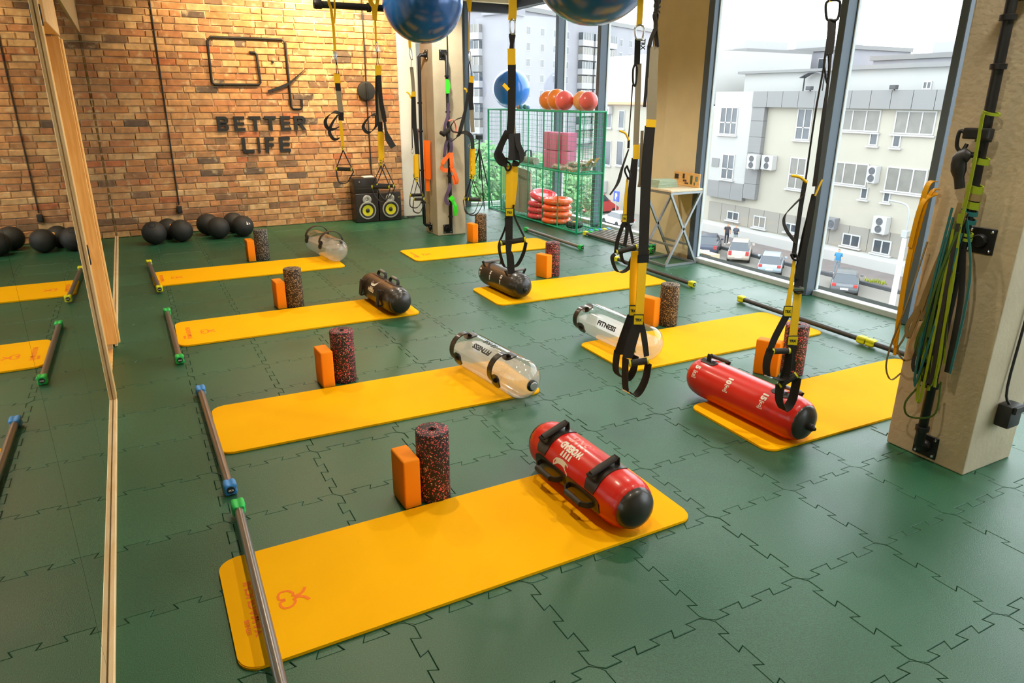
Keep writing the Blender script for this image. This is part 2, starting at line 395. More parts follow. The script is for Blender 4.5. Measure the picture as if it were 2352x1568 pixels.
# ---- mirror wall (left) with doorway
bm=B(); box(bm,XM-.35,XM-.012,Y0-.1,4.31,-.1,ZC+.1); box(bm,XM-.35,XM-.012,5.3,YB+.1,-.1,ZC+.1); box(bm,XM-.35,XM-.012,4.31,5.3,2.02,ZC+.1)
wl=struct(obj('wall_left',bm,CREAM),'wall carrying the mirrors')
struct(obj('trim_2',bx(XM-.012,XM+.012,5.32,YB-.02,2.335,ZC-.002),CREAM),'tan board above the far mirror')
struct(obj('trim_3',bx(XM-.012,XM+.012,Y0,4.29,2.335,ZC-.002),CREAM),'tan board above the near mirror')
def trim(n,x0,x1,y0,y1,z0,z1,m,lab): return struct(obj('trim_%d'%n,bx(x0,x1,y0,y1,z0,z1,.003,1),m),lab)
trim(4,XM,XM+.019,Y0,4.285,.001,.026,PINE,'pale pine strip along the foot of the near mirror')
trim(5,XM,XM+.019,5.35,YB-.015,.001,.026,PINE,'pale pine strip along the foot of the far mirror')
trim(6,XM,XM+.019,4.262,4.285,.027,2.33,PINEV,'pale pine upright at the end of the near mirror')
trim(7,XM-.03,XM+.014,4.315,4.42,.002,2.33,OAK,'warm pine door casing')
trim(8,-.6,-.262,5.215,5.315,.06,1.99,OAK,'wide warm pine door jamb')
trim(9,-.262,-.25,5.235,5.315,.06,1.98,OAK,'stepped moulding on the door jamb')
trim(10,-.6,-.262,4.42,5.345,2.0,2.33,PINEV,'pine lintel over the doorway')
trim(11,-.64,XM-.012,4.42,5.3,-.011,.004,OAK,'wooden threshold of the doorway')
d=struct(obj('door_1',bx(-.64,-.6,4.31,5.3,0,2.02),OAK),'pine door inside the doorway')
for z0,z1 in ((.80,.905),(1.975,2.07)):
    obj('hinge',bx(XM+.015,XM+.024,4.287,4.318,z0,z1,.002,1),BLACK,d)
def mirror(y0,y1,lab):
    r=thing('wall_mirror',lab,'mirror',(XM,(y0+y1)/2,.027),0,'mirror panels on the left wall'); h=(y1-y0)/2-.0015
    obj('glass_panel',bx(-.006,0,-h,h,0,2.305),MIRROR,r); obj('backing',bx(-.011,-.0065,-h,h,0,2.305),DARKWALL,r); return r
mirror(.94,2.02,'tall mirror panel nearest the camera, cut off by the picture edge'); mirror(2.02,3.1,'middle of the near mirror panels, beside the green bar')
mirror(3.1,4.26,'near mirror panel next to the pine door casing')
mirror(5.36,6.87,'mirror panel just beyond the doorway'); mirror(6.87,8.38,'middle mirror panel beyond the doorway'); mirror(8.38,9.885,'mirror panel meeting the brick wall')
# ---- window wall
def window(n,parts,panes,lab):
    r=thing('window_%d'%n,None,None); struct(r,lab)
    for nm,(x0,x1,y0,y1,z0,z1),m in parts: obj(nm,bx(x0,x1,y0,y1,z0,z1,.004,1),m,r)
    for x0,x1,y0,y1,z0,z1 in panes: obj('pane',bx(x0,x1,y0,y1,z0,z1),GLASS,r)
    return r
ZH=2.95
def mull(y0,y1,xi=5.13,xo=5.27):
    return [('mullion',(xi,xo,y0,y1,.002,ZC-.002),FRAME),('glazing_bead',(xo-.03,xo+.005,y0-.012,y0-.0005,.05,ZH),SEAL),('glazing_bead',(xo-.03,xo+.005,y1+.0005,y1+.012,.05,ZH),SEAL)]
def rails(y0,y1,x=5.215): return [('sill',(x,x+.085,y0,y1,-.02,.045),SEAL),('head_rail',(x-.045,x+.085,y0,y1,ZH,ZC-.002),DARKFR)]
def pane(y0,y1,x=5.252): return (x,x+.008,y0,y1,.045,ZH)
XA=5.48; XB=5.62
window(1,[('mullion',(4.722,4.79,YF-.04,YF+.07,.002,ZC),FRAME),('sill',(4.79,5.6,YF,YF+.07,-.02,.045),SEAL),('head_rail',(4.79,5.6,YF-.05,YF+.07,ZH-.06,ZC),DARKFR),('corner_joint',(5.606,5.618,YF+.022,YF+.034,.045,ZH),DARKFR)],[(4.79,5.605,YF+.024,YF+.032,.045,ZH-.06)],'glazed end wall behind the wire cage')
window(2,mull(8.93,9.0,XA,XB)+rails(9.0,YF+.02,XF),[pane(9.0,YF+.02,5.605)],'corner window behind the wire cage')
window(3,mull(7.9,7.97,XA,XB)+rails(7.97,8.93,XF),[pane(7.97,8.93,5.605)],'narrow window behind the wire cage')
window(4,[('frame_post',(XA,XB,6.62,6.86,.002,ZC),DARKFR)]+rails(6.86,7.9,XF),[pane(6.86,7.9,5.605)],'window beside the floor rack of bars')
window(5,[('frame_post',(5.18,5.27,5.58,5.66,.002,ZC),FRAME)]+[('glazing_bead',(5.24,5.275,5.568,5.5795,.05,ZH),SEAL)]+mull(4.047,4.113)+rails(4.113,5.58),[pane(4.113,5.58)],'large window beside the tall table')
window(6,mull(3.09,3.15)+rails(3.15,4.047),[pane(3.15,4.047)],'window looking onto the lamp post')
window(7,mull(1.6,1.66)+rails(1.66,3.09),[pane(1.66,3.09)],'window behind the near column')
window(8,mull(.1,.16)+rails(.16,1.6),[pane(.16,1.6)],'window near the viewpoint')
window(9,rails(Y0,.1),[pane(Y0,.1)],'window behind the viewpoint')
bm=B(); box(bm,5.19,5.3,5.66,6.2,-.1,ZC); box(bm,5.3,5.62,6.02,6.62,-.1,ZC)
struct(obj('wall_right',bm,CREAM),'cream plastered pier between the windows')
bm=B(); box(bm,5.3,5.55,Y0,5.8,-.5,-.02); box(bm,5.66,5.8,5.8,YF+.1,-.5,-.02)
struct(obj('trim_12',bm,CONC),'outer edge of the floor slab')
# ---- concrete columns
def column(name,x0,x1,y0,y1,lab):
    bm=bx(x0,x1,y0,y1,.001,ZC,.006,2); return tag(struct(obj(name,bm,CONC)),lab)
column('wall_column_near',3.2,3.59,1.526,1.911,'square concrete column in the right foreground')
column('wall_column_far',3.31,3.70,8.2,8.6,'square concrete column in front of the end window')
# ================================================================ mats, blocks, rollers, bars, bags
MATM=mat('amber_mat_foam',(255,184,0),.75,spec=.1,var=.035,vscale=3,bump=.12,bscale=700)
MPR=mat('mat_print',(250,124,8),.7)
ORBLK=mat('orange_eva_foam',(255,146,10),.65,spec=.25,var=.02)
SPK_PINK=speckle('pink_speckle',(26,24,24),[(.40,(236,92,104)),(.72,(240,120,120)),(.84,(238,196,150)),(.92,(226,70,90))],150)
SPK_GREY=speckle('pale_speckle',(30,29,28),[(.40,(184,184,176)),(.7,(208,204,190)),(.85,(142,142,134))],155)
SPK_GOLD=speckle('gold_speckle',(44,33,26),[(.44,(204,168,114)),(.72,(222,196,146)),(.88,(160,126,88))],155)
MAT_W,MAT_L=.605,1.79
def yoga_mat(cx,cy,rz,label,printed=True,side=-1):
    r=thing('yoga_mat',label,'mat',(cx,cy,.001),rz,'amber exercise mats in two rows')
    bm=B(); prism(bm,rrect(-MAT_L/2,MAT_L/2,-MAT_W/2,MAT_W/2,.065,8),0,.011)
    e=[e for e in bm.edges if all(v.co.z>.01 for v in e.verts)]; bmesh.ops.bevel(bm,geom=e,offset=.003,segments=2,affect='EDGES')
    obj('foam_sheet',bm,MATM,r,smooth=40)
    if printed:
        # brand emblem (two mirrored hooks under a forked stem) and lettering across the end
        bm=B(); x=-MAT_L/2+.215; z=.0115
        for s in (-1,1):
            ribbon(bm,[(x+dx,s*dy-.03,z) for dx,dy in smoothpath2([(-.005,.006),(.0,.022),(-.014,.042),(-.038,.045),(-.05,.028),(-.048,.008),(-.03,.003)])],.009,.0006,(1,.3*s,0))
            ribbon(bm,[(x+dx,s*dy-.03,z) for dx,dy in smoothpath2([(.0,.006),(.018,.006),(.034,.018),(.044,.036)])],.011,.0006,(0,1,0))
        obj('emblem_print',bm,MPR,r)
        t=fit(text_bm('YAMAGUCHI',.1,0,.004),.30,.032); bmesh.ops.rotate(t,verts=t.verts,cent=(0,0,0),matrix=Matrix.Rotation(PI/2,3,'Z')); bmesh.ops.translate(t,verts=t.verts,vec=(-MAT_L/2+.082,-.02,.0118)); obj('lettering_print',t,MPR,r)
        t=fit(text_bm('FITNESS',.1,0,.004),.075,.016); bmesh.ops.rotate(t,verts=t.verts,cent=(0,0,0),matrix=Matrix.Rotation(PI/2,3,'Z')); bmesh.ops.translate(t,verts=t.verts,vec=(-MAT_L/2+.05,-.11,.0118)); obj('lettering_print',t,MPR,r)
    return r
def smoothpath2(p,n=4): return [(v.x,v.y) for v in smoothpath([(a,b,0) for a,b in p],n)]
yoga_mat(.953,2.138,0,'amber mat in the left foreground under the red sandbag')
yoga_mat(1.073,3.595,-.033,'amber mat under the clear water bag and beside the blue-ended bar',False)
yoga_mat(1.0,5.41,-.012,'amber mat under the black bag with white logo, by the green-ended bar')
yoga_mat(.908,7.315,0,'farthest amber mat on the mirror side, crossed by the yellow-ended bar')
yoga_mat(3.44,7.2,-.02,'farthest amber mat on the window side, near the wire cage')
yoga_mat(3.46,5.285,-.03,'amber mat under the black bag with weight marks',False)
yoga_mat(3.5,3.565,-.022,'amber mat under the clear bag lettered FITNESS',False)
yoga_mat(3.47,2.375,-.028,'amber mat under the red water bag with 5 10 15 marks',False)
# ---- foam blocks
blk=bx(-.0375,.0375,-.075,.075,0,.228,.009,3)
blk0=obj('yoga_block',blk,ORBLK,smooth=35)
def block(cx,cy,rz,label,first=[True]):
    o=blk0 if first[0] else inst(blk0); first[0]=False; o.location=(cx,cy,.001); o.rotation_euler=(0,0,rz); tag(o,label,'block','orange foam blocks beside the mats')
block(.840,2.53,.03,'orange foam block nearest the camera, beside a pink speckled roller')
block(.850,4.0,.04,'orange foam block behind the amber mat with the blue-ended bar')
block(.924,5.835,.06,'orange foam block beside the taller gold-specked roller on the mirror side')
block(.986,7.79,.03,'orange foam block beside the white-specked roller, in front of black balls')
block(3.535,7.64,.12,'farthest orange foam block, beside the concrete column')
block(3.41,5.72,.28,'orange foam block beside the pink roller on the window side')
block(3.345,4.02,.25,'orange foam block partly behind the hanging yellow strap')
block(3.375,2.87,.45,'orange foam block behind the hanging handles and red water bag')
# ---- foam rollers
def roller(cx,cy,m,label,h=.325):
    r=.0715; bm=B(); pr=[(.016,0),(r-.005,0),(r-.001,.002),(r,.006),(r,h-.006),(r-.001,h-.002),(r-.005,h),(.018,h),(.015,h-.004),(.015,h-.03),(0,h-.03)]
    lathe(bm,pr,40); o=obj('foam_roller',bm,m,loc=(cx,cy,.001),smooth=50); o.rotation_euler=(0,0,random.uniform(0,6)); tag(o,label,'roller','speckled foam rollers beside the mats'); return o
roller(.957,2.508,SPK_PINK,'pink and black speckled foam roller nearest the camera')
roller(.970,4.01,SPK_PINK,'pink speckled roller beside the second orange block from the camera')
roller(1.04,5.805,SPK_GOLD,'pale gold speckled roller behind the mat with the black logo bag')
roller(1.106,7.77,SPK_GREY,'white and black speckled roller in front of the black balls')
roller(3.672,7.69,SPK_GOLD,'brown speckled roller farthest away, by the concrete column')
roller(3.525,5.75,SPK_PINK,'pink speckled roller beside the black bag with weight marks',.33)
roller(3.49,3.965,SPK_GOLD,'gold speckled roller standing alone beside the yellow strap')
roller(3.535,2.81,SPK_PINK,'pink speckled roller behind the handles and the red water bag')
# ---- weighted bars
SHAFT=mat('bar_shaft',(138,132,128),.3,metal=.7)
SHAFTD=mat('dark_bar_shaft',(64,62,60),.4,metal=.2)
CAPC={'green':mat('green_rubber',(34,190,84),.45),'blue':mat('blue_rubber',(62,140,214),.45),'yellow':mat('yellow_rubber',(226,224,28),.45)}
def cap_outline():
    o=[]
    for k in range(48):
        a=2*PI*k/48; o.append((math.cos(a)*(.0295+.0045*math.cos(4*(a-PI/4))),math.sin(a)*(.0295+.0045*math.cos(4*(a-PI/4)))))
    return o
CO=cap_outline()
def bar(x0,y0,x1,y1,col,label,z=0,shaft=None,grp='weighted bars on the floor',txt='3KG'):
    a=Vector((x0,y0,0)); b=Vector((x1,y1,0)); L=(b-a).length; rz=math.atan2(b.y-a.y,b.x-a.x)-PI/2
    r=thing('weighted_bar',label,'bar',(x0,y0,z+.001),rz,grp); zc=.031; capm=CAPC[col]
    bm=B(); tube(bm,[(0,.02,zc),(0,L-.02,zc)],.0185,16); obj('shaft',bm,shaft or SHAFT,r,smooth=40)
    for y,s in ((0,1),(L,-1)):
        bm=B(); ys=[(0,.80),(.004,.97),(.012,1),(.045,1),(.058,.93),(.066,.74)]
        rings=[[bm.verts.new((px*k,y+s*d,zc+pz*k)) for px,pz in CO] for d,k in ys]
        for A,Q in zip(rings,rings[1:]):
            for i in range(48): bm.faces.new((A[i],A[(i+1)%48],Q[(i+1)%48],Q[i]))
        bm.faces.new(rings[0]); bm.faces.new(rings[-1])
        c=obj('end_cap',bm,capm,r,smooth=40)
        bm=B(); lathe(bm,[(0,y-s*.0035),(.016,y-s*.0035),(.017,y)],20,ax='y',mx=Matrix.Translation((0,0,zc))); obj('badge',bm,BLACKP,c)
        if s==1:
            t=fit(text_bm(txt,.1,0,.003),.022); bmesh.ops.rotate(t,verts=t.verts,cent=(0,0,0),matrix=Matrix.Rotation(PI/2,3,'X')); bmesh.ops.translate(t,verts=t.verts,vec=(0,y-.0042,zc)); obj('weight_mark',t,WHITE,c)
    return r
bar(.152,1.50,.178,2.77,'green','grey bar with green ends lying across the foreground mat',z=.012)
bar(.169,2.915,.158,4.19,'blue','grey bar with blue ends beside the second mat',0,txt='4KG')
bar(.088,4.76,.075,6.03,'green','grey bar with green ends beside the third mat, near the doorway')
bar(.056,6.74,.008,7.99,'yellow','dark bar with yellow ends crossing the farthest mirror-side mat',z=.012)
bar(4.458,6.62,4.47,8.0,'green','green-ended bar by the wire cage',0,SHAFT)
bar(4.44,4.72,4.455,5.98,'yellow','yellow-ended bar between the window-side mats and the tall table',0,SHAFTD)
bar(4.432,2.935,4.468,4.19,'yellow','yellow-ended bar parallel to the large window',0,SHAFTD)
bar(4.40,1.665,4.43,2.925,'yellow','yellow-ended bar running behind the near concrete column',0,SHAFTD)
names=['yellow','green','blue','green','blue','yellow','blue']
for k,c in enumerate(names):
    bar(5.005+.067*k,(6.10 if k<2 else 6.26)+.01*(k%3),5.005+.067*k,(7.40 if k<2 else 7.47)-.012*(k%2),c,['yellow-ended stored bar nearest the room','green-ended stored bar, second from the room','blue-ended stored bar, third from the room','green-ended stored bar in the middle of the row','blue-ended stored bar, third from the glass','yellow-ended stored bar, second from the glass','blue-ended stored bar against the glass'][k],0,SHAFT,'bars stored side by side under the far window')
# ---- sandbags and water bags
REDV=mat('red_vinyl',(214,26,10),.34,coat=.3,var=.05,vscale=4)
BLV=mat('black_vinyl',(40,34,28),.36,coat=.25,var=.08)
GRIP=mat('handle_grip',(44,40,34),.6)
GRIPG=mat('grey_grip',(128,126,124),.5)
PVC=glass_mat('clear_pvc',(.985,.985,.98,1),1.3,.05)
def water_mat():
    m,nt,b=nmat('cloudy_water'); N=nt.nodes; L=nt.links; N.remove(b)
    d=N.new('ShaderNodeBsdfTranslucent'); d.inputs[0].default_value=lin((246,242,234)); df=N.new('ShaderNodeBsdfDiffuse'); df.inputs[0].default_value=lin((246,242,234)); tr=N.new('ShaderNodeBsdfTransparent'); tr.inputs[0].default_value=(.97,.97,.95,1)
    a=N.new('ShaderNodeMixShader'); a.inputs[0].default_value=.6; L.new(d.outputs[0],a.inputs[1]); L.new(df.outputs[0],a.inputs[2])
    mx=N.new('ShaderNodeMixShader'); mx.inputs[0].default_value=.34; L.new(tr.outputs[0],mx.inputs[1]); L.new(a.outputs[0],mx.inputs[2])
    g=N.new('ShaderNodeBsdfGlossy'); g.inputs['Roughness'].default_value=.05; fr=N.new('ShaderNodeLayerWeight'); pw=N.new('ShaderNodeMath'); pw.operation='POWER'; pw.inputs[1].default_value=4; L.new(fr.outputs['Facing'],pw.inputs[0]); ml=N.new('ShaderNodeMath'); ml.operation='MULTIPLY'; ml.inputs[1].default_value=.5; L.new(pw.outputs[0],ml.inputs[0])
    o=N.new('ShaderNodeMixShader'); L.new(ml.outputs[0],o.inputs[0]); L.new(mx.outputs[0],o.inputs[1]); L.new(g.outputs[0],o.inputs[2]); L.new(o.outputs[0],N['Material Output'].inputs[0]); return m
WATER=water_mat()
def ap(r,ph,y,zc): return Vector((r*math.sin(ph),y,zc+r*math.cos(ph)))
def patch(r,p0,p1,y0,y1,zc,t=.003,n=10,rc=.25):
    """curved panel hugging a lying cylinder (axis y)"""
    bm=B(); cols=[]
    for k in range(n+1):
        ph=p0+(p1-p0)*k/n; e=min(k,n-k)/n; s=1-rc*max(0,(1-e*6))  # corners drawn in
        ym=(y0+y1)/2; h=(y1-y0)/2*s
        cols.append([bm.verts.new(ap(rr,ph,ym+d,zc)) for rr,d in ((r-.002,-h),(r+t,-h),(r+t,h),(r-.002,h))])
    for A,Q in zip(cols,cols[1:]):
        for k in range(4): bm.faces.new((A[k],A[(k+1)%4],Q[(k+1)%4],Q[k]))
    bm.faces.new(cols[0]); bm.faces.new(cols[-1]); return bm
def wrap(bm,r,ph0,y0,zc,rot=0):
    """lay a flat lettering mesh on the lying cylinder; rot turns it on the surface"""
    c,s=math.cos(rot),math.sin(rot)
    for v in bm.verts:
        x,y=v.co.x*c-v.co.y*s, v.co.x*s+v.co.y*c
        v.co=ap(r,ph0-y/r,y0+x,zc)   # text reads along -? axis y, up = towards the top of the bag
    return bm
def vinyl_bag(x,y,rz,L,r,m,label,grp='round training bags'):
    R=thing('training_bag',label,'bag',(x,y,.0125),rz,grp); zc=r
    prof=[(r*.80,-L/2+.028),(r*.88,-L/2+.04),(r*.95,-L/2+.062),(r,-L/2+.10),(r,L/2-.10),(r*.95,L/2-.062),(r*.88,L/2-.04),(r*.80,L/2-.028)]
    pk=lambda j,a: 1+(.012*math.sin(18*a)+.008*math.sin(31*a+1)) if j in(0,1,2,5,6,7) else 1
    P=[]
    for (a,b),(c,d) in zip(prof,prof[1:]):
        for k in range(3 if abs(d-b)<.06 else 6): t=k/(3 if abs(d-b)<.06 else 6); P.append((a+(c-a)*t,b+(d-b)*t))
    P.append(prof[-1]); n=len(P)
    pk=lambda j,a: 1+(.014*math.sin(20*a)+.01*math.sin(33*a+1))*max(0,1-min(j,n-1-j)/6.0)
    bm=B(); lathe(bm,P,72,Matrix.Translation((0,0,zc)),'y',pk); obj('body',bm,m,R,smooth=60)
    return R,zc
def dome(R,zc,r,yc,s,m,rr=.80,bulge=.05):
    pr=[(r*rr*math.cos(a),yc+s*bulge*math.sin(a)) for a in [PI/2*k/8 for k in range(8)]]+[(0,yc+s*bulge)]
    bm=B(); lathe(bm,[(r*rr*1.02,yc-s*.006)]+pr,72,Matrix.Translation((0,0,zc)),'y',lambda j,a:1+.012*math.sin(20*a)*max(0,1-j/3)); return obj('end_cap',bm,m,R,smooth=60)
def cross_handle(R,zc,r,y,p0,p1,gm,lift=.032,gr=.015,band=True,w=.08,bp=None):
    if band:
        obj('handle_panel',patch(r,*(bp or (p0-.55,p1+.45)),y-w/2,y+w/2,zc,.004,18),BLV,R,smooth=40)
    h=thing_part('handle',R); a=ap(r+lift,p0,y,zc); b=ap(r+lift,p1,y,zc)
    bm=B(); tube(bm,[a,b],gr,14); obj('grip',bm,gm,h,smooth=40)
    a0=ap(r,p0-.16,y,zc); b0=ap(r,p1+.16,y,zc)
    for Q in ([a0,a+(a-b).normalized()*.012,a],[b,b+(b-a).normalized()*.012,b0]): bm=B(); ribbon(bm,smoothpath(Q,4),.03,.005,(0,1,0)); obj('webbing',bm,WEB,h)
def thing_part(name,parent):
    o=bpy.data.objects.new(name,None); COL.objects.link(o); o.parent=parent; o.empty_display_size=.05; return o
def long_handle(R,zc,r,y0,y1,ph,gm,lift=.04,gr=.013):
    obj('handle_panel',patch(r,ph-.35,ph+.3,y0-.06,y1+.06,zc,.004,8),BLV,R,smooth=40)
    h=thing_part('handle',R); a=ap(r+lift,ph,y0+.012,zc); b=ap(r+lift,ph,y1-.012,zc)
    bm=B(); tube(bm,[a,b],gr,12); obj('grip',bm,gm,h,smooth=40)
    side=Vector((math.cos(ph),0,-math.sin(ph)))
    for Q in ([ap(r,ph,y0-.02,zc),ap(r+lift*.6,ph,y0-.012,zc),a],[b,ap(r+lift*.6,ph,y1+.012,zc),ap(r,ph,y1+.02,zc)]): bm=B(); ribbon(bm,smoothpath(Q,4),.026,.005,side); obj('webbing',bm,WEB,h)
def emblem(R,r,ph,y,zc,sc,m,rot):
    """horned fist emblem: wide crescent with pointed tips over four finger shapes"""
    bm=B(); top=[(-1,.62),(-.72,.20),(-.3,-.08),(0,-.12),(.3,-.08),(.72,.20),(1,.62)]; low=[(.80,-.10),(.62,-.34),(.3,-.42),(0,-.45),(-.3,-.42),(-.62,-.34),(-.80,-.10)]
    pt=[bm.verts.new((x*sc,yy*sc,0)) for x,yy in top]; pl=[bm.verts.new((x*sc,yy*sc,0)) for x,yy in low[::-1]]
    for k in range(6): bm.faces.new((pt[k],pt[k+1],pl[k+1],pl[k]))
    for k in range(4):
        x0=-.52+k*.27; bm.faces.new([bm.verts.new((q[0]*sc,q[1]*sc,0)) for q in ((x0,-.56),(x0+.18,-.58),(x0+.16,-.88-.05*(k in(1,2))),(x0+.05,-.98),(x0+.02,-.84))])
    obj('emblem_print',wrap(bm,r,ph,y,zc,rot),m,R)
# red sandbag in front
R,zc=vinyl_bag(1.545,2.2,.02,.72,.112,REDV,'red sandbag with white emblem lettering on the foreground mat'); r=.112
dome(R,zc,r,-.36+.03,-1,BLV,.80,.052); dome(R,zc,r,.36-.03,1,BLV,.80,.05)
for y in (-.175,.195): cross_handle(R,zc,r,y,-.80,.10,GRIP)
for y0,y1 in ((-.19,-.055),(.04,.175)): long_handle(R,zc,r,y0,y1,-1.72,GRIP)
ry=r+.0012
emblem(R,ry,-1.30,.04,zc,.072,WHITE,0)
t=fit(text_bm('WOESAD',.1,0,.006),.15,.038); obj('lettering_print',wrap(t,ry,-.50,.035,zc,0),WHITE,R)
t=fit(text_bm('15KG',.1,0,.0),.13,.052); obj('lettering_print',wrap(t,ry,-.02,.04,zc,0),mat('pale_red_print',(246,160,140),.5),R)
t=fit(text_bm('FITNESS',.1,0,.004),.06,.014); obj('lettering_print',wrap(t,ry,-2.0,.03,zc,0),WHITE,R)
# red water bag on the right
R,zc=vinyl_bag(2.77,2.46,.02,.80,.115,REDV,'red water bag marked 5 10 15 beside the near column'); r=.115
c=dome(R,zc,r,-.40+.03,-1,BLV,.80,.03); dome(R,zc,r,.40-.03,1,REDV,.80,.03)
bm=B(); lathe(bm,[(.018,-.40),(.018,-.425),(.012,-.43),(.008,-.44),(0,-.44)],16,Matrix.Translation((.0,0,zc-.01)),'y'); obj('valve',bm,BLACK,c,smooth=40)
for y,z_ in ((-.235,1),(.275,1)):
    cross_handle(R,zc,r,y,-.10,.95,GRIPG if y<0 else GRIP,.034,.011,True,.11,(-.42,-.02))
for y,n in ((.30,'5'),(.06,'10'),(-.18,'15')):
    t=fit(text_bm(n,.1,0,.006),h=.036); obj('lettering_print',wrap(t,r+.0012,-.78,y,zc,PI/2),WHITE,R)
    bm=B(); 
    for q in ((-.021,.021,-.016,-.0125),(-.021,.021,.0125,.016),(-.021,-.0175,-.0125,.0125),(.0175,.021,-.0125,.0125)):
        bm.faces.new([bm.verts.new(p) for p in ((q[0],q[2],0),(q[1],q[2],0),(q[1],q[3],0),(q[0],q[3],0))])
    t=fit(text_bm('KG',.1,0,.004),.028,.017); me=bpy.data.meshes.new('t'); t.to_mesh(me); bm.from_mesh(me); bpy.data.meshes.remove(me)
    obj('unit_print',wrap(bm,r+.0012,-1.17,y,zc,PI/2),WHITE,R)
# black bags
R,zc=vinyl_bag(1.70,5.43,.05,.74,.112,BLV,'black sandbag with white emblem on the third mat'); r=.112
dome(R,zc,r,-.37+.03,-1,BLV,.80,.05); dome(R,zc,r,.37-.03,1,BLV,.80,.05)
for y in (-.19,.21): cross_handle(R,zc,r,y,-1.85,-1.05,GRIP,.03,.014,True,.07,(-2.1,-.6))
for y0,y1 in ((-.20,-.07),(.07,.2)): long_handle(R,zc,r,y0,y1,.30,GRIPG)
emblem(R,r+.0012,-.70,.03,zc,.066,WHITE,PI)
t=fit(text_bm('WOESAD',.1,0,.006),.13,.03); obj('lettering_print',wrap(t,r+.0012,-1.28,.03,zc,PI),WHITE,R)
t=fit(text_bm('20KG',.1,0,.0),.10,.04); obj('lettering_print',wrap(t,r+.0012,-1.72,.03,zc,PI),mat('faint_print',(150,120,90),.5),R)
R,zc=vinyl_bag(2.80,5.39,.03,.70,.112,BLV,'black water bag with white weight marks under the hanging straps'); r=.112
c=dome(R,zc,r,-.35+.03,-1,BLV,.80,.05); dome(R,zc,r,.35-.03,1,BLV,.80,.05)
bm=B(); lathe(bm,[(.02,-.372),(.02,-.38),(.012,-.388),(0,-.388)],16,Matrix.Translation((0,0,zc-.015)),'y'); obj('valve',bm,BLACK,c,smooth=40)
for y in (-.20,.22): cross_handle(R,zc,r,y,-.62,.62,GRIPG,.04,.012,False)
for y,n in ((.26,'5'),(.07,'10'),(-.12,'15')):
    t=fit(text_bm(n,.1,0,.006),h=.03); obj('lettering_print',wrap(t,r+.0012,-1.05,y,zc,PI/2),WHITE,R)
    t=fit(text_bm('KG',.1,0,.008),.04,.02); obj('unit_print',wrap(t,r+.0012,-1.45,y,zc,PI/2),WHITE,R)
# clear water bags
def capsule(r,L,s=1):
    P=[]
    for k in range(9): a=PI/2*k/8; P.append((r*math.sin(a)*s,-L/2+r*.85*(1-math.cos(a))))
    P+= [(r*s,-L/2+r*.85+ (L-1.7*r)*k/6) for k in range(1,6)]
    for k in range(9): a=PI/2*(8-k)/8; P.append((r*math.sin(a)*s,L/2-r*.85*(1-math.cos(a))))
    return P
def clear_bag(x,y,rz,L,r,label,tx,mount,level=.35,valve=True,loops=((-.2,0),(.2,0)),inv=False):
    R=thing('water_bag',label,'bag',(x,y,.0125),rz,'clear water bags'); zc=r
    bm=B(); lathe(bm,capsule(r,L),48,Matrix.Translation((0,0,zc)),'y'); obj('clear_shell',bm,PVC,R,smooth=True)
    bm=B(); lathe(bm,capsule(r-.003,L-.006),48,Matrix.Translation((0,0,zc)),'y')
    g=bmesh.ops.bisect_plane(bm,geom=bm.verts[:]+bm.edges[:]+bm.faces[:],plane_co=(0,0,zc+r*level),plane_no=(0,0,1),clear_outer=True)
    bmesh.ops.holes_fill(bm,edges=[e for e in bm.edges if e.is_boundary]); obj('water',bm,WATER,R,smooth=50)
    for yy,_ in loops:
        h=thing_part('handle',R); p0,p1=mount
        n=14; pts=[]
        for k in range(n+1):
            t=k/n; ph=p0+(p1-p0)*t; lift=.052*math.sin(PI*t)**.6 if 0<t<1 else 0
            pts.append(ap(r+.003+lift,ph,yy,zc))
        bm=B(); ribbon(bm,pts,.042,.007,(0,1,0)); obj('strap',bm,BLV,h,smooth=40)
        for ph,dd in ((p0,.34),(p1,.34)):
            obj('mount',patch(r,ph-dd,ph+dd,yy-.04,yy+.04,zc,.006,8,.6),BLV,h,smooth=40)
    if valve:
        bm=B(); lathe(bm,[(0,-L/2-.012),(.02,-L/2-.012),(.028,-L/2-.008),(.034,-L/2+.002),(.034,-L/2+.012)],28,Matrix.Translation((.012,0,zc-.012)),'y'); v=obj('valve_ring',bm,BLACK,R,smooth=40)
        bm=B(); lathe(bm,[(0,-L/2-.016),(.022,-L/2-.015),(.025,-L/2-.010)],24,Matrix.Translation((.012,0,zc-.012)),'y'); obj('valve_cap',bm,STEEL,v,smooth=40)
    for s,ph,yy,w,h,rt in tx:
        t=fit(text_bm(s,.1,0,.005),w,h); obj('lettering_print',wrap(t,r+.0012,ph,yy,zc,rt),BLACKP,R)
    return R
clear_bag(1.765,3.53,.10,.78,.118,'clear water bag lettered 15 KG, with round end valve',[('FITNESS',-.62,.03,.19,.036,0),('15 KG',-.08,.03,.13,.032,0)],(-1.75,-.18),.25,True,((-.20,0),(.24,0)))
clear_bag(1.735,7.55,.13,.80,.125,'clear water bag at the end of the farthest mirror-side mat',[],(-1.2,1.25),.30,False,((-.16,0),(.24,0)))
clear_bag(2.82,3.70,.03,.80,.118,'clear water bag lettered FITNESS behind the double hanging strap',[('FITNESS',-1.12,-.0,.20,.036,PI)],(-1.95,-.55),.10,False,((-.26,0),(.29,0)))
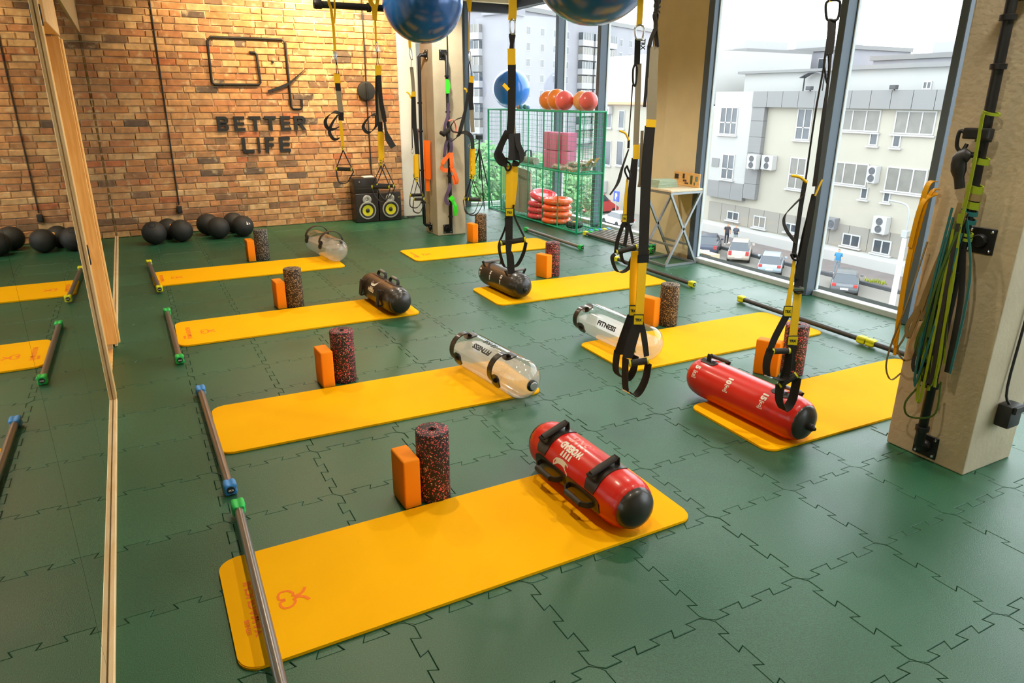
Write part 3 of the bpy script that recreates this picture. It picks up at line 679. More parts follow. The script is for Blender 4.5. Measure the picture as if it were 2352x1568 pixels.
# ---- black slam balls by the brick wall
def slam(x,y,r,label,hole=None,dot=False,mark=False):
    R=thing('slam_ball',label,'ball',(x,y,.001),0,'black balls by the brick wall')
    o=obj('shell',ball(r,32,20,(0,0,r*.985)),RUBB,R,smooth=True)
    if hole:
        d=Vector(hole).normalized(); q=d.to_track_quat('Z','Y').to_matrix().to_4x4(); mx=Matrix.Translation(Vector((0,0,r*.985)))@q
        bm=B(); lathe(bm,[(r*.30,r*.952),(r*.27,r*.972),(r*.235,r*.965),(r*.22,r*.955),(0,r*.955)],24,mx); obj('grip_hole',bm,mat('hole_black',(8,8,8),.9),R,smooth=40)
    if dot:
        d=Vector(dot).normalized(); q=d.to_track_quat('Z','Y').to_matrix().to_4x4(); bm=B(); lathe(bm,[(r*.17,r*.97),(r*.16,r*1.0),(0,r*1.01)],20,Matrix.Translation(Vector((0,0,r*.985)))@q); obj('plug',bm,mat('orange_plug',(240,160,20),.4),R,smooth=40)
    if mark:
        d=Vector(mark).normalized(); q=d.to_track_quat('Z','Y').to_matrix().to_4x4(); mx=Matrix.Translation(Vector((0,0,r*.985)))@q; bm=B()
        for a,b,c in (((-.2,-.16),(.0,-.16),(-.1,.16)),((.05,-.16),(.2,-.16),(.1,.05))): bm.faces.new([bm.verts.new(mx@Vector((px*r,py*r,r*1.012))) for px,py in (a,b,c)])
        obj('logo_print',bm,WHITE,R)
    return R
slam(.12,9.24,.135,'black ball with a round grip hole nearest the mirror',(-.1,-.6,.8))
slam(.285,9.54,.125,'black ball with an orange plug, half hidden behind its neighbour',None,(.25,-.72,.35))
slam(.415,9.28,.132,'plain black ball second from the mirror in the front row')
slam(.745,9.60,.135,'black ball at the back of the middle pair, against the bricks')
slam(.835,9.28,.132,'black ball at the front of the middle pair')
slam(1.055,9.62,.13,'black ball at the back of the last pair, against the bricks')
slam(1.125,9.30,.13,'black ball with white triangular mark behind the speckled roller',None,False,(.35,-.75,.35))
# ================================================================ overhead pipe rails, gym balls, suspension trainers
def rail(y,x0,x1,z,label):
    r=thing('ceiling_rail',label,'rail',(x0,y,z),0,'black overhead pipe rails'); L=x1-x0
    bm=B(); tube(bm,[(0,0,0),(L,0,0)],.024,16); obj('pipe',bm,BLACK,r,smooth=40)
    for x in (.0,L): 
        bm=B(); lathe(bm,[(0,x-.03),(.03,x-.028),(.033,x-.02),(.033,x+.02),(.03,x+.028),(0,x+.03)],16,ax='x'); obj('end_fitting',bm,BLACK,r,smooth=40)
    bm=B(); lathe(bm,[(.024,L*.42-.014),(.033,L*.42-.012),(.033,L*.42+.012),(.024,L*.42+.014)],16,ax='x'); obj('collar',bm,BLACK,r,smooth=40)
    for x in (.0,L):
        bm=B(); tube(bm,[(x,0,.024),(x,0,ZC-z)],.02,12); obj('hanger',bm,BLACK,r,smooth=40)
    return r
rail(5.0,1.15,2.55,2.44,'black overhead rail nearest the far gym ball'); rail(5.63,1.385,2.30,2.30,'black overhead rail end showing above the brick wall')
rail(2.35,1.5,3.0,2.40,'black overhead rail nearest the camera'); rail(2.94,1.3,2.75,2.30,'black overhead rail carrying the middle straps'); rail(3.632,1.6,2.85,2.30,'black overhead rail behind the nearest gym ball'); rail(2.08,2.4,3.1,2.40,'short black overhead rail by the near column')
def gymball(c,r,m,label):
    o=thing('gym_ball',label,'ball',c,0,'large blue gym balls'); bm=ball(r,48,32)
    # fine moulded rings
    for v in bm.verts:
        k=v.co.z/r
        v.co*=1+.0025*math.cos(k*70)*(abs(k)<.75)
    obj('skin',bm,m,o,smooth=True)
    bm=B(); lathe(bm,[(0,r+.001),(.012,r+.001),(.014,r-.006)],16); obj('plug',bm,WHITE,o); return o
BLUE=mat('blue_vinyl_ball',(24,98,180),.2,coat=.6,metal=.15)
BLUE2=mat('bright_blue_ball',(40,132,232),.22,coat=.5)
gymball((2.08,5.31,2.335),.297,BLUE,'blue gym ball resting overhead in front of the far column')
gymball((2.218,3.285,2.332),.323,BLUE,'blue gym ball overhead nearest the camera, mostly out of frame')
LBL=mat('label_yellow',(236,212,20),.5)
TRX_DATA=[
 ((1.316, 5.0),[
  ('r','anchor_strap','YEL',.018,0,[(-.003,2.435),(-.012,2.257),(-.001,2.208),(.004,2.132),(.006,2.053),(.004,1.941)]),
  ('r','anchor_strap','YEL',.012,.01,[(.037,2.436),(.024,2.257),(.019,2.174),(.011,2.119)]),
  ('t','carabiner','CHROME',.004,0,[(.005,1.946),(-.001,1.925),(.001,1.898),(.008,1.892),(.013,1.919),(.008,1.946)]),
  ('e','webbing_loop','WEB',.02,0,[(.005,1.895),(.006,1.873),(.004,1.805)]),
  ('e','webbing_loop','WEB',.02,.004,[(.005,1.895),(.011,1.86),(.018,1.805)]),
  ('r','sleeve','YEL',.042,-.004,[(.007,1.81),(.007,1.747)]),
  ('r','main_strap','WEB',.036,0,[(.007,1.75),(.007,1.699)]),
  ('r','grey_strap','GREYW',.036,.004,[(.008,1.708),(.01,1.624),(.016,1.542)]),
  ('r','main_strap','WEB',.036,-.002,[(.014,1.559),(.013,1.504)]),
  ('r','strap_loop','WEB',.026,-.008,[(.008,1.55),(-.028,1.561),(-.072,1.535),(-.096,1.501),(-.09,1.464),(-.067,1.449),(-.037,1.449),(-.004,1.464)]),
  ('r','strap_loop','WEB',.024,-.016,[(-.005,1.541),(-.044,1.493),(-.071,1.435),(-.059,1.397),(-.037,1.38),(-.005,1.389)]),
  ('r','yellow_strap','YEL',.022,-.004,[(.007,1.501),(.01,1.424),(.012,1.33)]),
  ('p','label','LBL',0,-.006,[(.004,1.333),(.013,1.307)]),
  ('h','handle','',.02,0,[(.01,1.307),(-.043,1.179),(.06,1.176),(-.048,1.158),(-.037,1.091),(-.001,1.081),(.028,1.092),(.073,1.16)]),
 ]),
 ((1.612, 5.0),[
  ('r','anchor_strap','YEL',.03,-.02,[(-.018,2.432),(-.022,2.275),(-.004,2.233),(-.001,2.19),(.001,2.147)]),
  ('r','anchor_strap','YEL',.022,-.015,[(.04,2.433),(.025,2.275),(.013,2.227),(.001,2.147)]),
  ('r','anchor_strap','YEL',.013,-.012,[(.001,2.152),(-.0,2.074),(-.002,2.016)]),
  ('t','carabiner','CHROME',.004,0,[(-.002,2.019),(-.008,1.994),(-.003,1.953),(.006,1.953),(.005,1.997),(.001,2.019)]),
  ('e','webbing_loop','WEB',.02,0,[(.001,1.953),(-.005,1.892),(-.01,1.861)]),
  ('e','webbing_loop','WEB',.02,.004,[(.001,1.953),(.003,1.9),(.009,1.861)]),
  ('r','sleeve','YEL',.042,-.006,[(.002,1.866),(-.0,1.799)]),
  ('r','main_strap','WEB',.018,-.004,[(-.011,1.802),(-.022,1.644),(-.022,1.495)]),
  ('r','main_strap','WEB',.03,-.01,[(.006,1.802),(.009,1.644),(.024,1.54),(.028,1.493)]),
  ('r','grey_strap','GREYW',.03,.006,[(-.002,1.725),(-.003,1.621),(-.008,1.487)]),
  ('r','strap_loop','WEB',.026,-.012,[(-.032,1.545),(-.069,1.534),(-.106,1.497),(-.126,1.46),(-.11,1.429),(-.083,1.421),(-.05,1.445),(-.03,1.478),(-.028,1.539)]),
  ('r','strap_tail','WEB',[.016,.02,.05,.045],-.012,[(.028,1.499),(.033,1.436),(.049,1.377),(.082,1.32)]),
  ('r','buckle','BLACK',.034,-.004,[(-.006,1.493),(-.007,1.421)]),
  ('r','yellow_strap','YEL',.032,-.006,[(-.01,1.427),(-.016,1.228)]),
  ('r','yellow_strap','YEL',.014,.004,[(.01,1.427),(.002,1.235)]),
  ('p','label','LBL',0,-.008,[(-.023,1.231),(-.008,1.189)]),
  ('p','label','LBL',0,.003,[(-.004,1.241),(.006,1.198)]),
  ('h','handle','',.02,-.012,[(-.015,1.189),(-.087,1.041),(.036,1.04),(-.088,1.017),(-.072,.973),(-.03,.932),(.006,.942),(.039,1.018)]),
  ('h','handle','',.02,.03,[(.002,1.198),(-.058,1.049),(.063,1.043),(-.056,1.024),(-.04,.98),(-.003,.942),(.04,.977),(.072,1.037)]),
 ]),
 ((2.078, 5.632),[
  ('r','anchor_strap','YEL',.022,0,[(-.001,2.334),(.004,2.216),(.009,2.022)]),
  ('t','carabiner','CHROME',.004,0,[(.009,2.025),(.004,1.99),(.013,1.945),(.027,1.948),(.022,1.996),(.014,2.025)]),
  ('e','webbing_loop','WEB',.02,0,[(.016,1.945),(.01,1.881)]),
  ('r','grey_strap','GREYW',.028,.003,[(.013,1.887),(.02,1.786),(.023,1.694)]),
  ('r','sleeve','YEL',.036,-.003,[(.023,1.704),(.023,1.665)]),
  ('r','strap_tail','YEL',.014,-.004,[(-.033,1.701),(-.013,1.684),(.003,1.651)]),
  ('r','main_strap','WEB',.036,0,[(.02,1.668),(.019,1.45),(.026,1.364),(.034,1.212)]),
  ('r','main_strap','WEB',.008,.006,[(.005,1.651),(-.003,1.436),(-.007,1.25)]),
  ('t','ring','CHROME',.003,-.002,[(-.011,1.257),(-.015,1.232),(-.005,1.222),(.003,1.243),(-.007,1.26)]),
  ('r','yellow_strap','YEL',.033,-.004,[(.026,1.215),(.023,1.024)]),
  ('r','yellow_strap','YEL',.012,.003,[(.007,1.205),(.001,1.053)]),
  ('p','label','LBL',0,.002,[(-.01,1.056),(.008,1.021)]),
  ('p','label','LBL',0,-.006,[(.011,1.028),(.033,.989)]),
  ('h','handle','',.02,.02,[(-.001,1.021),(-.038,.877),(.061,.881),(-.047,.844),(-.046,.785),(.002,.771),(.036,.8),(.061,.866)]),
  ('h','handle','',.022,-.015,[(.025,.99),(-.008,.849),(.078,.85),(-.015,.822),(-.018,.756),(.011,.734),(.045,.745),(.078,.83)]),
 ]),
 ((2.315, 5.0),[
  ('r','anchor_strap','YEL',.022,-.005,[(-.012,2.43),(-.008,2.318),(.002,2.244)]),
  ('r','anchor_strap','YEL',.018,.005,[(.016,2.43),(.011,2.318),(.002,2.244)]),
  ('r','anchor_strap','YEL',.011,0,[(.002,2.25),(-.003,2.118),(-.005,1.978)]),
  ('t','carabiner','CHROME',.004,0,[(-.005,1.981),(-.011,1.954),(-.005,1.916),(.005,1.916),(.005,1.957),(-.001,1.981)]),
  ('e','webbing_loop','WEB',.02,0,[(-.002,1.916),(-.013,1.862),(-.01,1.793),(-.019,1.69)]),
  ('e','webbing_loop','WEB',.02,.003,[(-.002,1.916),(.012,1.805)]),
  ('r','sleeve','YEL',.036,-.004,[(.013,1.811),(.007,1.763)]),
  ('r','strap_tail','YEL',.016,-.006,[(-.047,1.723),(-.031,1.714),(-.022,1.69)]),
  ('r','main_strap','WEB',.034,0,[(.007,1.769),(.0,1.641),(.006,1.573)]),
  ('r','grey_strap','GREYW',.03,.004,[(.006,1.579),(.012,1.41)]),
  ('r','strap_wrap','WEB',[.022,.03,.04,.045,.04],-.012,[(-.018,1.696),(-.038,1.579),(-.069,1.467),(-.095,1.388),(-.155,1.342)]),
  ('r','strap_loop','WEB',.012,-.02,[(-.068,1.517),(-.117,1.497),(-.151,1.453),(-.139,1.418),(-.099,1.409)]),
  ('r','strap_wrap','WEB',.036,-.018,[(-.11,1.384),(-.073,1.406),(-.04,1.409),(-.007,1.39),(.009,1.352),(.011,1.291)]),
  ('t','ring','CHROME',.003,-.004,[(-.015,1.323),(-.022,1.307),(-.012,1.295),(-.002,1.307),(-.011,1.323)]),
  ('r','yellow_strap','YEL',.03,-.004,[(.015,1.298),(.015,1.093)]),
  ('r','yellow_strap','YEL',.012,.003,[(-.005,1.288),(-.012,1.099)]),
  ('p','label','LBL',0,-.005,[(.003,1.096),(.021,1.06)]),
  ('p','label','LBL',0,.004,[(-.02,1.099),(-.004,1.063)]),
  ('h','handle','',.02,.02,[(-.009,1.063),(-.057,.909),(.04,.906),(-.07,.896),(-.057,.811),(-.03,.791),(.018,.805),(.053,.893)]),
  ('h','handle','',.024,-.012,[(.011,1.06),(-.028,.909),(.073,.903),(-.043,.879),(-.047,.818),(-.008,.785),(.042,.801),(.084,.876)]),
 ]),
 ((1.572, 2.97),[
  ('r','anchor_strap','YEL',.036,0,[(.013,2.244),(.012,2.059),(.012,2.014),(.009,1.977)]),
  ('t','carabiner','CHROME',.004,0,[(.009,1.982),(.001,1.972),(.003,1.928),(.013,1.922),(.022,1.93),(.022,1.972),(.013,1.982)]),
  ('r','webbing_loop','WEB',[.03,.03,.018,.022],0,[(.011,1.922),(.01,1.912),(.009,1.883),(.007,1.855)]),
  ('r','sleeve','YEL',.035,-.003,[(.007,1.862),(.008,1.795)]),
  ('r','main_strap','WEB',.036,0,[(.009,1.798),(.009,1.694),(.008,1.579),(.003,1.508),(-.001,1.473)]),
  ('r','grey_strap','GREYW',.014,.008,[(.016,1.588),(.019,1.531),(.023,1.488)]),
  ('r','strap_tail','YEL',.02,-.01,[(-.03,1.712),(-.02,1.703),(-.006,1.688)]),
  ('r','strap_loop','WEB',.04,-.02,[(-.009,1.511),(-.028,1.473),(-.05,1.422),(-.05,1.4),(-.034,1.376),(-.009,1.372)]),
  ('r','strap_loop','WEB',.055,-.026,[(.021,1.5),(.023,1.445),(.019,1.38)]),
  ('r','strap_loop','WEB',.024,-.018,[(.032,1.49),(.041,1.446),(.054,1.418),(.056,1.386),(.042,1.365),(.013,1.368)]),
  ('t','ring','BLACK',.005,-.02,[(-.015,1.37),(-.021,1.354),(-.011,1.334),(.001,1.338),(.007,1.354),(-.005,1.37)]),
  ('r','yellow_strap','YEL',.026,-.004,[(-.003,1.354),(-.004,1.254),(-.006,1.155)]),
  ('r','yellow_strap','YEL',.034,.006,[(.022,1.364),(.022,1.284),(.016,1.223),(.008,1.155)]),
  ('p','label','LBL',0,-.012,[(-.019,1.157),(.02,1.117)]),
  ('r','lower_strap','WEB',.036,-.004,[(-.002,1.12),(-.002,.999)]),
  ('r','lower_strap','WEB',[.034,.026,.036,.036],-.03,[(-.002,1.003),(-.004,.954),(.004,.924),(.009,.84)]),
  ('r','side_web','WEB',.009,0,[(.02,1.172),(.023,1.118),(.076,1.008)]),
  ('r','side_web','WEB',.009,.0,[(-.019,1.109),(-.019,1.067),(-.042,1.005)]),
  ('g','handle','',.013,0,[(-.038,.986),(.076,1.004)]),
  ('e','foot_loop','WEB',.024,0,[(-.04,1.003),(-.05,.964),(-.038,.904),(-.019,.865),(.026,.871),(.047,.889),(.07,.939),(.081,.991)]),
 ]),
 ((2.298, 2.97),[
  ('r','anchor_strap','YEL',.03,0,[(-.014,2.271),(-.012,2.103),(-.012,1.988)]),
  ('t','carabiner','CHROME',.005,0,[(-.021,1.99),(-.031,1.976),(-.024,1.933),(-.008,1.927),(.008,1.933),(.012,1.98),(-.004,1.992)]),
  ('r','webbing_loop','WEB',.03,0,[(-.015,1.929),(-.012,1.814)]),
  ('t','cord_loop','WEB',.005,-.004,[(-.021,1.816),(-.03,1.79),(-.026,1.729),(-.014,1.717),(-.01,1.79)]),
  ('t','cord','WEB',.003,-.004,[(-.028,1.721),(-.03,1.584),(-.034,1.453)]),
  ('r','grey_strap','GREYW',.03,.004,[(-.003,1.818),(.003,1.651),(.008,1.429)]),
  ('r','sleeve','YEL',.034,-.003,[(.011,1.431),(.011,1.36)]),
  ('r','main_strap','WEB',[.034,.04,.045,.04],0,[(.006,1.364),(.003,1.287),(.0,1.155),(.002,1.029)]),
  ('r','strap_tail','WEB',[.01,.02,.034,.036],-.02,[(-.032,1.41),(-.059,1.32),(-.078,1.241),(-.116,1.179)]),
  ('t','tail_tip','YEL',.005,-.02,[(-.085,1.5),(-.07,1.495),(-.051,1.485),(-.034,1.453)]),
  ('r','tail_keeper','WEB',.012,-.02,[(-.034,1.457),(-.034,1.414)]),
  ('t','ring','BLACK',.005,-.015,[(-.033,1.327),(-.045,1.305),(-.032,1.274),(-.018,1.26),(-.017,1.287),(-.03,1.314)]),
  ('r','yellow_strap','YEL',[.01,.018,.022],-.006,[(-.027,1.265),(-.03,1.166),(-.031,1.07)]),
  ('p','label','LBL',0,-.008,[(-.044,1.075),(-.019,1.033)]),
  ('r','side_web','WEB',.022,-.01,[(-.034,1.033),(-.062,.937),(-.067,.869)]),
  ('r','side_web','WEB',.02,.01,[(-.025,1.031),(-.011,.987),(-.02,.902)]),
  ('r','side_web','WEB',.016,.03,[(-.006,1.029),(.016,.964),(.029,.912)]),
  ('g','handle','',.014,-.01,[(-.061,.873),(.043,.902)]),
  ('e','foot_loop','WEB',.028,-.012,[(-.072,.864),(-.086,.845),(-.078,.809),(-.058,.772),(-.027,.765),(.012,.797),(.033,.881)]),
  ('e','foot_loop','WEB',.026,.03,[(-.026,.888),(-.033,.857),(-.02,.816),(.007,.797),(.029,.831),(.035,.893)]),
 ]),
 ((1.886, 2.35),[
  ('e','webbing_loop','WEB',.02,0,[(-.009,2.205),(-.003,2.012),(-.003,1.97),(-.007,1.957),(.001,1.919),(-.012,1.881),(-.02,1.845)]),
  ('e','webbing_loop','WEB',.02,.006,[(-.005,2.205),(.002,2.012),(.0,1.97),(.003,1.957),(.001,1.919),(.013,1.845)]),
  ('r','side_strap','WEB',.012,-.003,[(-.022,1.85),(-.022,1.704),(-.024,1.621)]),
  ('r','grey_strap','GREYW',.042,.003,[(-.001,1.847),(.001,1.762),(.009,1.557)]),
  ('r','sleeve','YEL',.042,-.004,[(.008,1.574),(.006,1.544)]),
  ('r','main_strap','WEB',.045,-.002,[(.004,1.549),(.002,1.342),(.012,1.01)]),
  ('r','grey_strap','GREYW',.012,.008,[(-.025,1.53),(-.021,1.356),(-.024,1.303)]),
  ('r','buckle','BLACK',.052,-.008,[(.011,1.018),(.011,.983)]),
  ('r','yellow_strap','YEL',.04,-.008,[(.009,.991),(.011,.75)]),
  ('r','yellow_strap','YEL',.036,.012,[(-.022,1.029),(-.022,.909),(-.016,.783)]),
  ('p','label','LBL',0,-.016,[(-.016,.752),(.029,.702)]),
  ('p','label','LBL',0,.004,[(-.034,.788),(.0,.738)]),
  ('r','side_web','WEB',[.038,.042,.04],-.012,[(.004,.703),(-.013,.638),(-.031,.543)]),
  ('r','side_web','WEB',[.03,.036,.036],.012,[(-.021,.74),(-.045,.646),(-.069,.554)]),
  ('r','side_web','WEB',[.02,.022,.02],.01,[(.024,.706),(.042,.638),(.06,.544)]),
  ('g','handle','',.0155,-.012,[(-.018,.518),(.062,.531)]),
  ('g','handle','',.0155,.06,[(-.063,.547),(.011,.56)]),
  ('e','foot_loop','WEB',.034,-.012,[(-.039,.543),(-.037,.458),(-.03,.393),(-.016,.378),(.013,.362),(.038,.387),(.059,.447),(.066,.52)]),
  ('e','foot_loop','WEB',.034,.05,[(-.069,.554),(-.072,.471),(-.056,.436),(-.014,.417),(.012,.462),(.017,.533)]),
  ('g2','buckle','CHROME',.004,-.02,[(-.046,.393),(-.009,.375)]),
 ]),
 ((2.637, 2.108),[
  ('r','anchor_strap','YEL',.03,0,[(-.043,2.142),(-.048,2.064),(-.043,2.026)]),
  ('t','carabiner','BLACK',.0055,0,[(-.055,2.031),(-.067,2.016),(-.056,1.965),(-.039,1.959),(-.011,1.963),(-.01,2.02),(-.026,2.032)]),
  ('r','webbing_loop','WEB',.038,0,[(-.034,1.962),(-.028,1.903),(-.027,1.831)]),
  ('t','cord','WEB',.004,-.004,[(-.043,1.837),(-.042,1.77),(-.05,1.591),(-.051,1.323)]),
  ('r','side_strap','WEB',[.012,.012,.018,.022],.004,[(-.018,1.834),(-.011,1.706),(-.01,1.591),(-.005,1.293)]),
  ('t','ring','BLACK',.004,0,[(-.033,1.831),(-.042,1.804),(-.018,1.719),(-.014,1.753),(-.026,1.821)]),
  ('t','tail_tip','YEL',.006,-.02,[(-.122,1.341),(-.098,1.338),(-.079,1.332),(-.051,1.312)]),
  ('r','main_strap','WEB',.022,-.004,[(-.052,1.319),(-.056,1.223),(-.057,1.08),(-.057,.975)]),
  ('r','strap_loop','WEB',[.026,.026,.026,.02,.018,.016],-.018,[(-.053,1.259),(-.093,1.215),(-.124,1.173),(-.127,1.138),(-.106,1.097),(-.06,1.046)]),
  ('t','ring','BLACK',.005,-.01,[(-.072,.991),(-.059,.971),(-.041,.967),(-.046,.987),(-.063,.995)]),
  ('r','yellow_strap','YEL',[.014,.02,.028],-.004,[(-.052,.971),(-.05,.857),(-.051,.746)]),
  ('p','label','LBL',0,-.01,[(-.072,.751),(-.031,.698)]),
  ('r','tail_tip','YEL',.022,.0,[(.024,1.323),(.012,1.286),(.002,1.252)]),
  ('r','main_strap','WEB',[.022,.034,.03,.04,.046,.046],.012,[(.001,1.259),(-.001,1.195),(-.005,1.152),(-.011,1.058),(-.013,.918),(-.008,.836)]),
  ('r','main_strap','WEB',[.03,.03,.03],.002,[(-.004,1.214),(-.01,1.039),(-.027,.877)]),
  ('g2','buckle','CHROME',.008,.004,[(-.033,.832),(.012,.828)]),
  ('t','ring','BLACK',.0045,.0,[(-.033,.82),(-.009,.807),(.012,.818)]),
  ('r','yellow_strap','YEL',.042,.01,[(-.009,.824),(-.001,.595)]),
  ('p','label','LBL',0,.004,[(-.029,.601),(.022,.551)]),
  ('r','side_web','WEB',[.03,.03,.026],-.01,[(-.055,.702),(-.093,.599),(-.109,.533)]),
  ('e','foot_loop','WEB',.034,-.012,[(-.108,.538),(-.118,.471),(-.11,.411),(-.09,.395),(-.051,.386),(-.018,.409),(-.019,.525)]),
  ('g','handle','',.014,-.012,[(-.095,.527),(-.02,.531)]),
  ('r','side_web','WEB',[.04,.042,.036],.0,[(-.001,.556),(-.01,.445),(-.028,.343)]),
  ('r','side_web','WEB',[.03,.026,.022],.05,[(.01,.553),(.028,.472),(.039,.405)]),
  ('g','handle','',.0155,.0,[(-.036,.35),(.037,.402)]),
  ('e','foot_loop','WEB',.038,0,[(-.036,.35),(-.03,.279),(-.017,.244),(.0,.223),(.023,.242),(.038,.291),(.043,.391)]),
  ('g2','buckle','CHROME',.005,-.03,[(-.127,.413),(-.09,.397)]),
 ]),
]
CU=Vector((math.cos(YAW),-math.sin(YAW),0)); CV=Vector((math.sin(YAW),math.cos(YAW),0))
MN={'YEL':YEL,'WEB':WEB,'GREYW':GREYW,'CHROME':CHROME,'BLACK':BLACK}
def trx_handle(R,pts,w,d):
    P=[CU*u+Vector((0,0,z))+CV*d for u,z in pts]; ap_,gl,gr,l0,l1,b0,r1,r0=P
    h=thing_part('handle',R)
    grip(h,gl,gr,.0135)
    bm=B(); ribbon(bm,[ap_,gl+(gl-gr).normalized()*.006,l0],w,.004,CV); obj('side_web',bm,WEB,h)
    bm=B(); ribbon(bm,[ap_,gr+(gr-gl).normalized()*.006,r0],w,.004,CV); obj('side_web',bm,WEB,h)
    bm=B(); ribbon(bm,smoothpath([l0,l1,b0,r1,r0],5),w*1.4,.005,CV); obj('foot_loop',bm,WEB,h,smooth=50)
def grip(h,a,b,r):
    bm=B(); tube(bm,[a,b],r,16); obj('grip',bm,RUBB,h,smooth=40); t=(b-a).normalized()
    for p,s in ((a,-1),(b,1)):
        bm=B(); tube(bm,[p-t*.004,p+t*.004],r*1.06,16); obj('end_ring',bm,LIME,h,smooth=40)
def trx(k,label):
    (x,y),parts=TRX_DATA[k]; R=thing('suspension_trainer',label,'strap',(x,y,0),0,'yellow and black suspension straps')
    for kind,nm,m,w,d,pts in parts:
        P=[CU*u+Vector((0,0,z))+CV*d for u,z in pts]
        if kind in('r','e'):
            Q=smoothpath(P,5) if len(P)>2 else P
            if k>=6 and nm in('side_web','foot_loop'): w=[v*1.25 for v in w] if isinstance(w,list) else w*1.2
            if k==4 and nm=='strap_loop': w=w*1.35
            if isinstance(w,list):
                n=len(Q); ww=[]
                for i in range(n):
                    f=i/(n-1)*(len(w)-1); a=min(int(f),len(w)-2); ww.append(w[a]+(w[a+1]-w[a])*(f-a))
            else: ww=w
            bm=B(); side=CU+CV*.25 if kind=='r' else (CV-CU*.15 if k<4 else CV*.75-CU*.5)
            if nm in('strap_loop','strap_wrap','strap_tail','tail_tip'): side=CU*.55+CV*.55+Vector((0,0,.45))
            ribbon(bm,Q,ww,.0035,side); obj(nm,bm,MN[m],R,smooth=50)
        elif kind=='t':
            bm=B(); cl=nm in('carabiner','ring','cord_loop'); tube(bm,smoothpath(P+[P[0]],4)[:-1] if cl else smoothpath(P,4),w,8,closed=cl); obj(nm,bm,MN[m],R,smooth=50)
        elif kind=='p':
            (u0,z0),(u1,z1)=pts; c=CU*((u0+u1)/2)+Vector((0,0,(z0+z1)/2))+CV*d; hw,hh=(u1-u0)/2,(z0-z1)/2
            mx=Matrix((CU,Vector((0,0,1)),-CV)).transposed().to_4x4(); mx.translation=c
            bm=bx(-hw,hw,-hh,hh,-.003,.003,.001,1); bm.transform(mx); o=obj(nm,bm,BLACKP,R)
            bm=B(); box(bm,-hw*.88,hw*.88,-hh*.84,hh*.84,.0031,.0045); bm.transform(mx); f=obj('label_face',bm,LBL,o)
            t=fit(text_bm('TRX',.1,0,.006),hw*1.35,hh*.55); bmesh.ops.translate(t,verts=t.verts,vec=(0,0,.005)); t.transform(mx); obj('lettering_print',t,BLACKP,o)
        elif kind=='h': trx_handle(R,pts,w,d)
        elif kind=='g': h=thing_part('handle',R); grip(h,P[0],P[1],w)
        elif kind=='g2': bm=B(); tube(bm,P,w,8); obj(nm,bm,MN[m],R,smooth=40)
    return R
def strap_text(R,u,z,w,h,rot):
    t=fit(text_bm('TRX',.1,0,.004),w,h); bmesh.ops.rotate(t,verts=t.verts,cent=(0,0,0),matrix=Matrix.Rotation(rot,3,'Z'))
    mx=Matrix((CU,Vector((0,0,1)),-CV)).transposed().to_4x4(); mx.translation=CU*u+Vector((0,0,z))-CV*.004; t.transform(mx); obj('lettering_print',t,BLACKP,R)
trx(0,'suspension strap hanging leftmost, in front of the brick wall beside the lettering'); trx(1,'suspension strap hanging in front of the loudspeakers'); trx(2,'suspension strap hanging under the far gym ball, left of the column')
trx(3,'suspension strap hanging in front of the right side of the far column'); trx(4,'suspension strap with one handle hanging in front of the wire cage'); q=trx(5,'suspension strap with dangling black tail, beside the tall table'); strap_text(q,.012,1.905,.05,.022,-PI/2)
q=trx(6,'suspension strap with two yellow labels over the clear FITNESS bag'); strap_text(q,.0,2.0,.075,.028,-PI/2); trx(7,'suspension strap hanging over the red water bag near the column')
# ================================================================ wall sign, cables, loudspeakers
def wallpt(p,y=9.872): return (p[0],y,p[1])
R=thing('wall_logo','black bent-pipe spiral logo with a slash on the brick wall','logo',(1.55,9.89,1.5))
off=Vector((1.55,9.89,1.5))
LP=[(1.523,2.19),(1.585,2.191),(1.606,2.17),(1.618,1.835),(1.594,1.81),(1.069,1.806),(1.04,1.832),(1.048,2.30),(1.085,2.35),(1.935,2.355),(1.974,2.312),(1.975,1.545),(1.995,1.515),(2.09,1.515),(2.113,1.54),(2.116,1.639)]
bm=B(); tube(bm,[Vector(wallpt(p))-off for p in LP],.0155,10); obj('pipe',bm,BLK,R,smooth=50)
bm=B(); ribbon(bm,[Vector(wallpt(p,9.866))-off for p in ((1.70,1.728),(1.85,1.776),(1.983,1.834),(2.075,1.91),(2.205,2.015))],[.03,.036,.03,.018,.004],.012,(-.4,0,1)); obj('slash',bm,BLK,R)
bm=B(); lathe(bm,[(0,-.008),(.014,-.006),(.016,.012)],14,Matrix.Translation(Vector(wallpt((1.796,2.085)))-off),'y'); obj('stud',bm,BLK,R,smooth=40)
R=thing('wall_lettering','black raised letters BETTER LIFE on the brick wall','sign',(1.6,9.89,1.2))
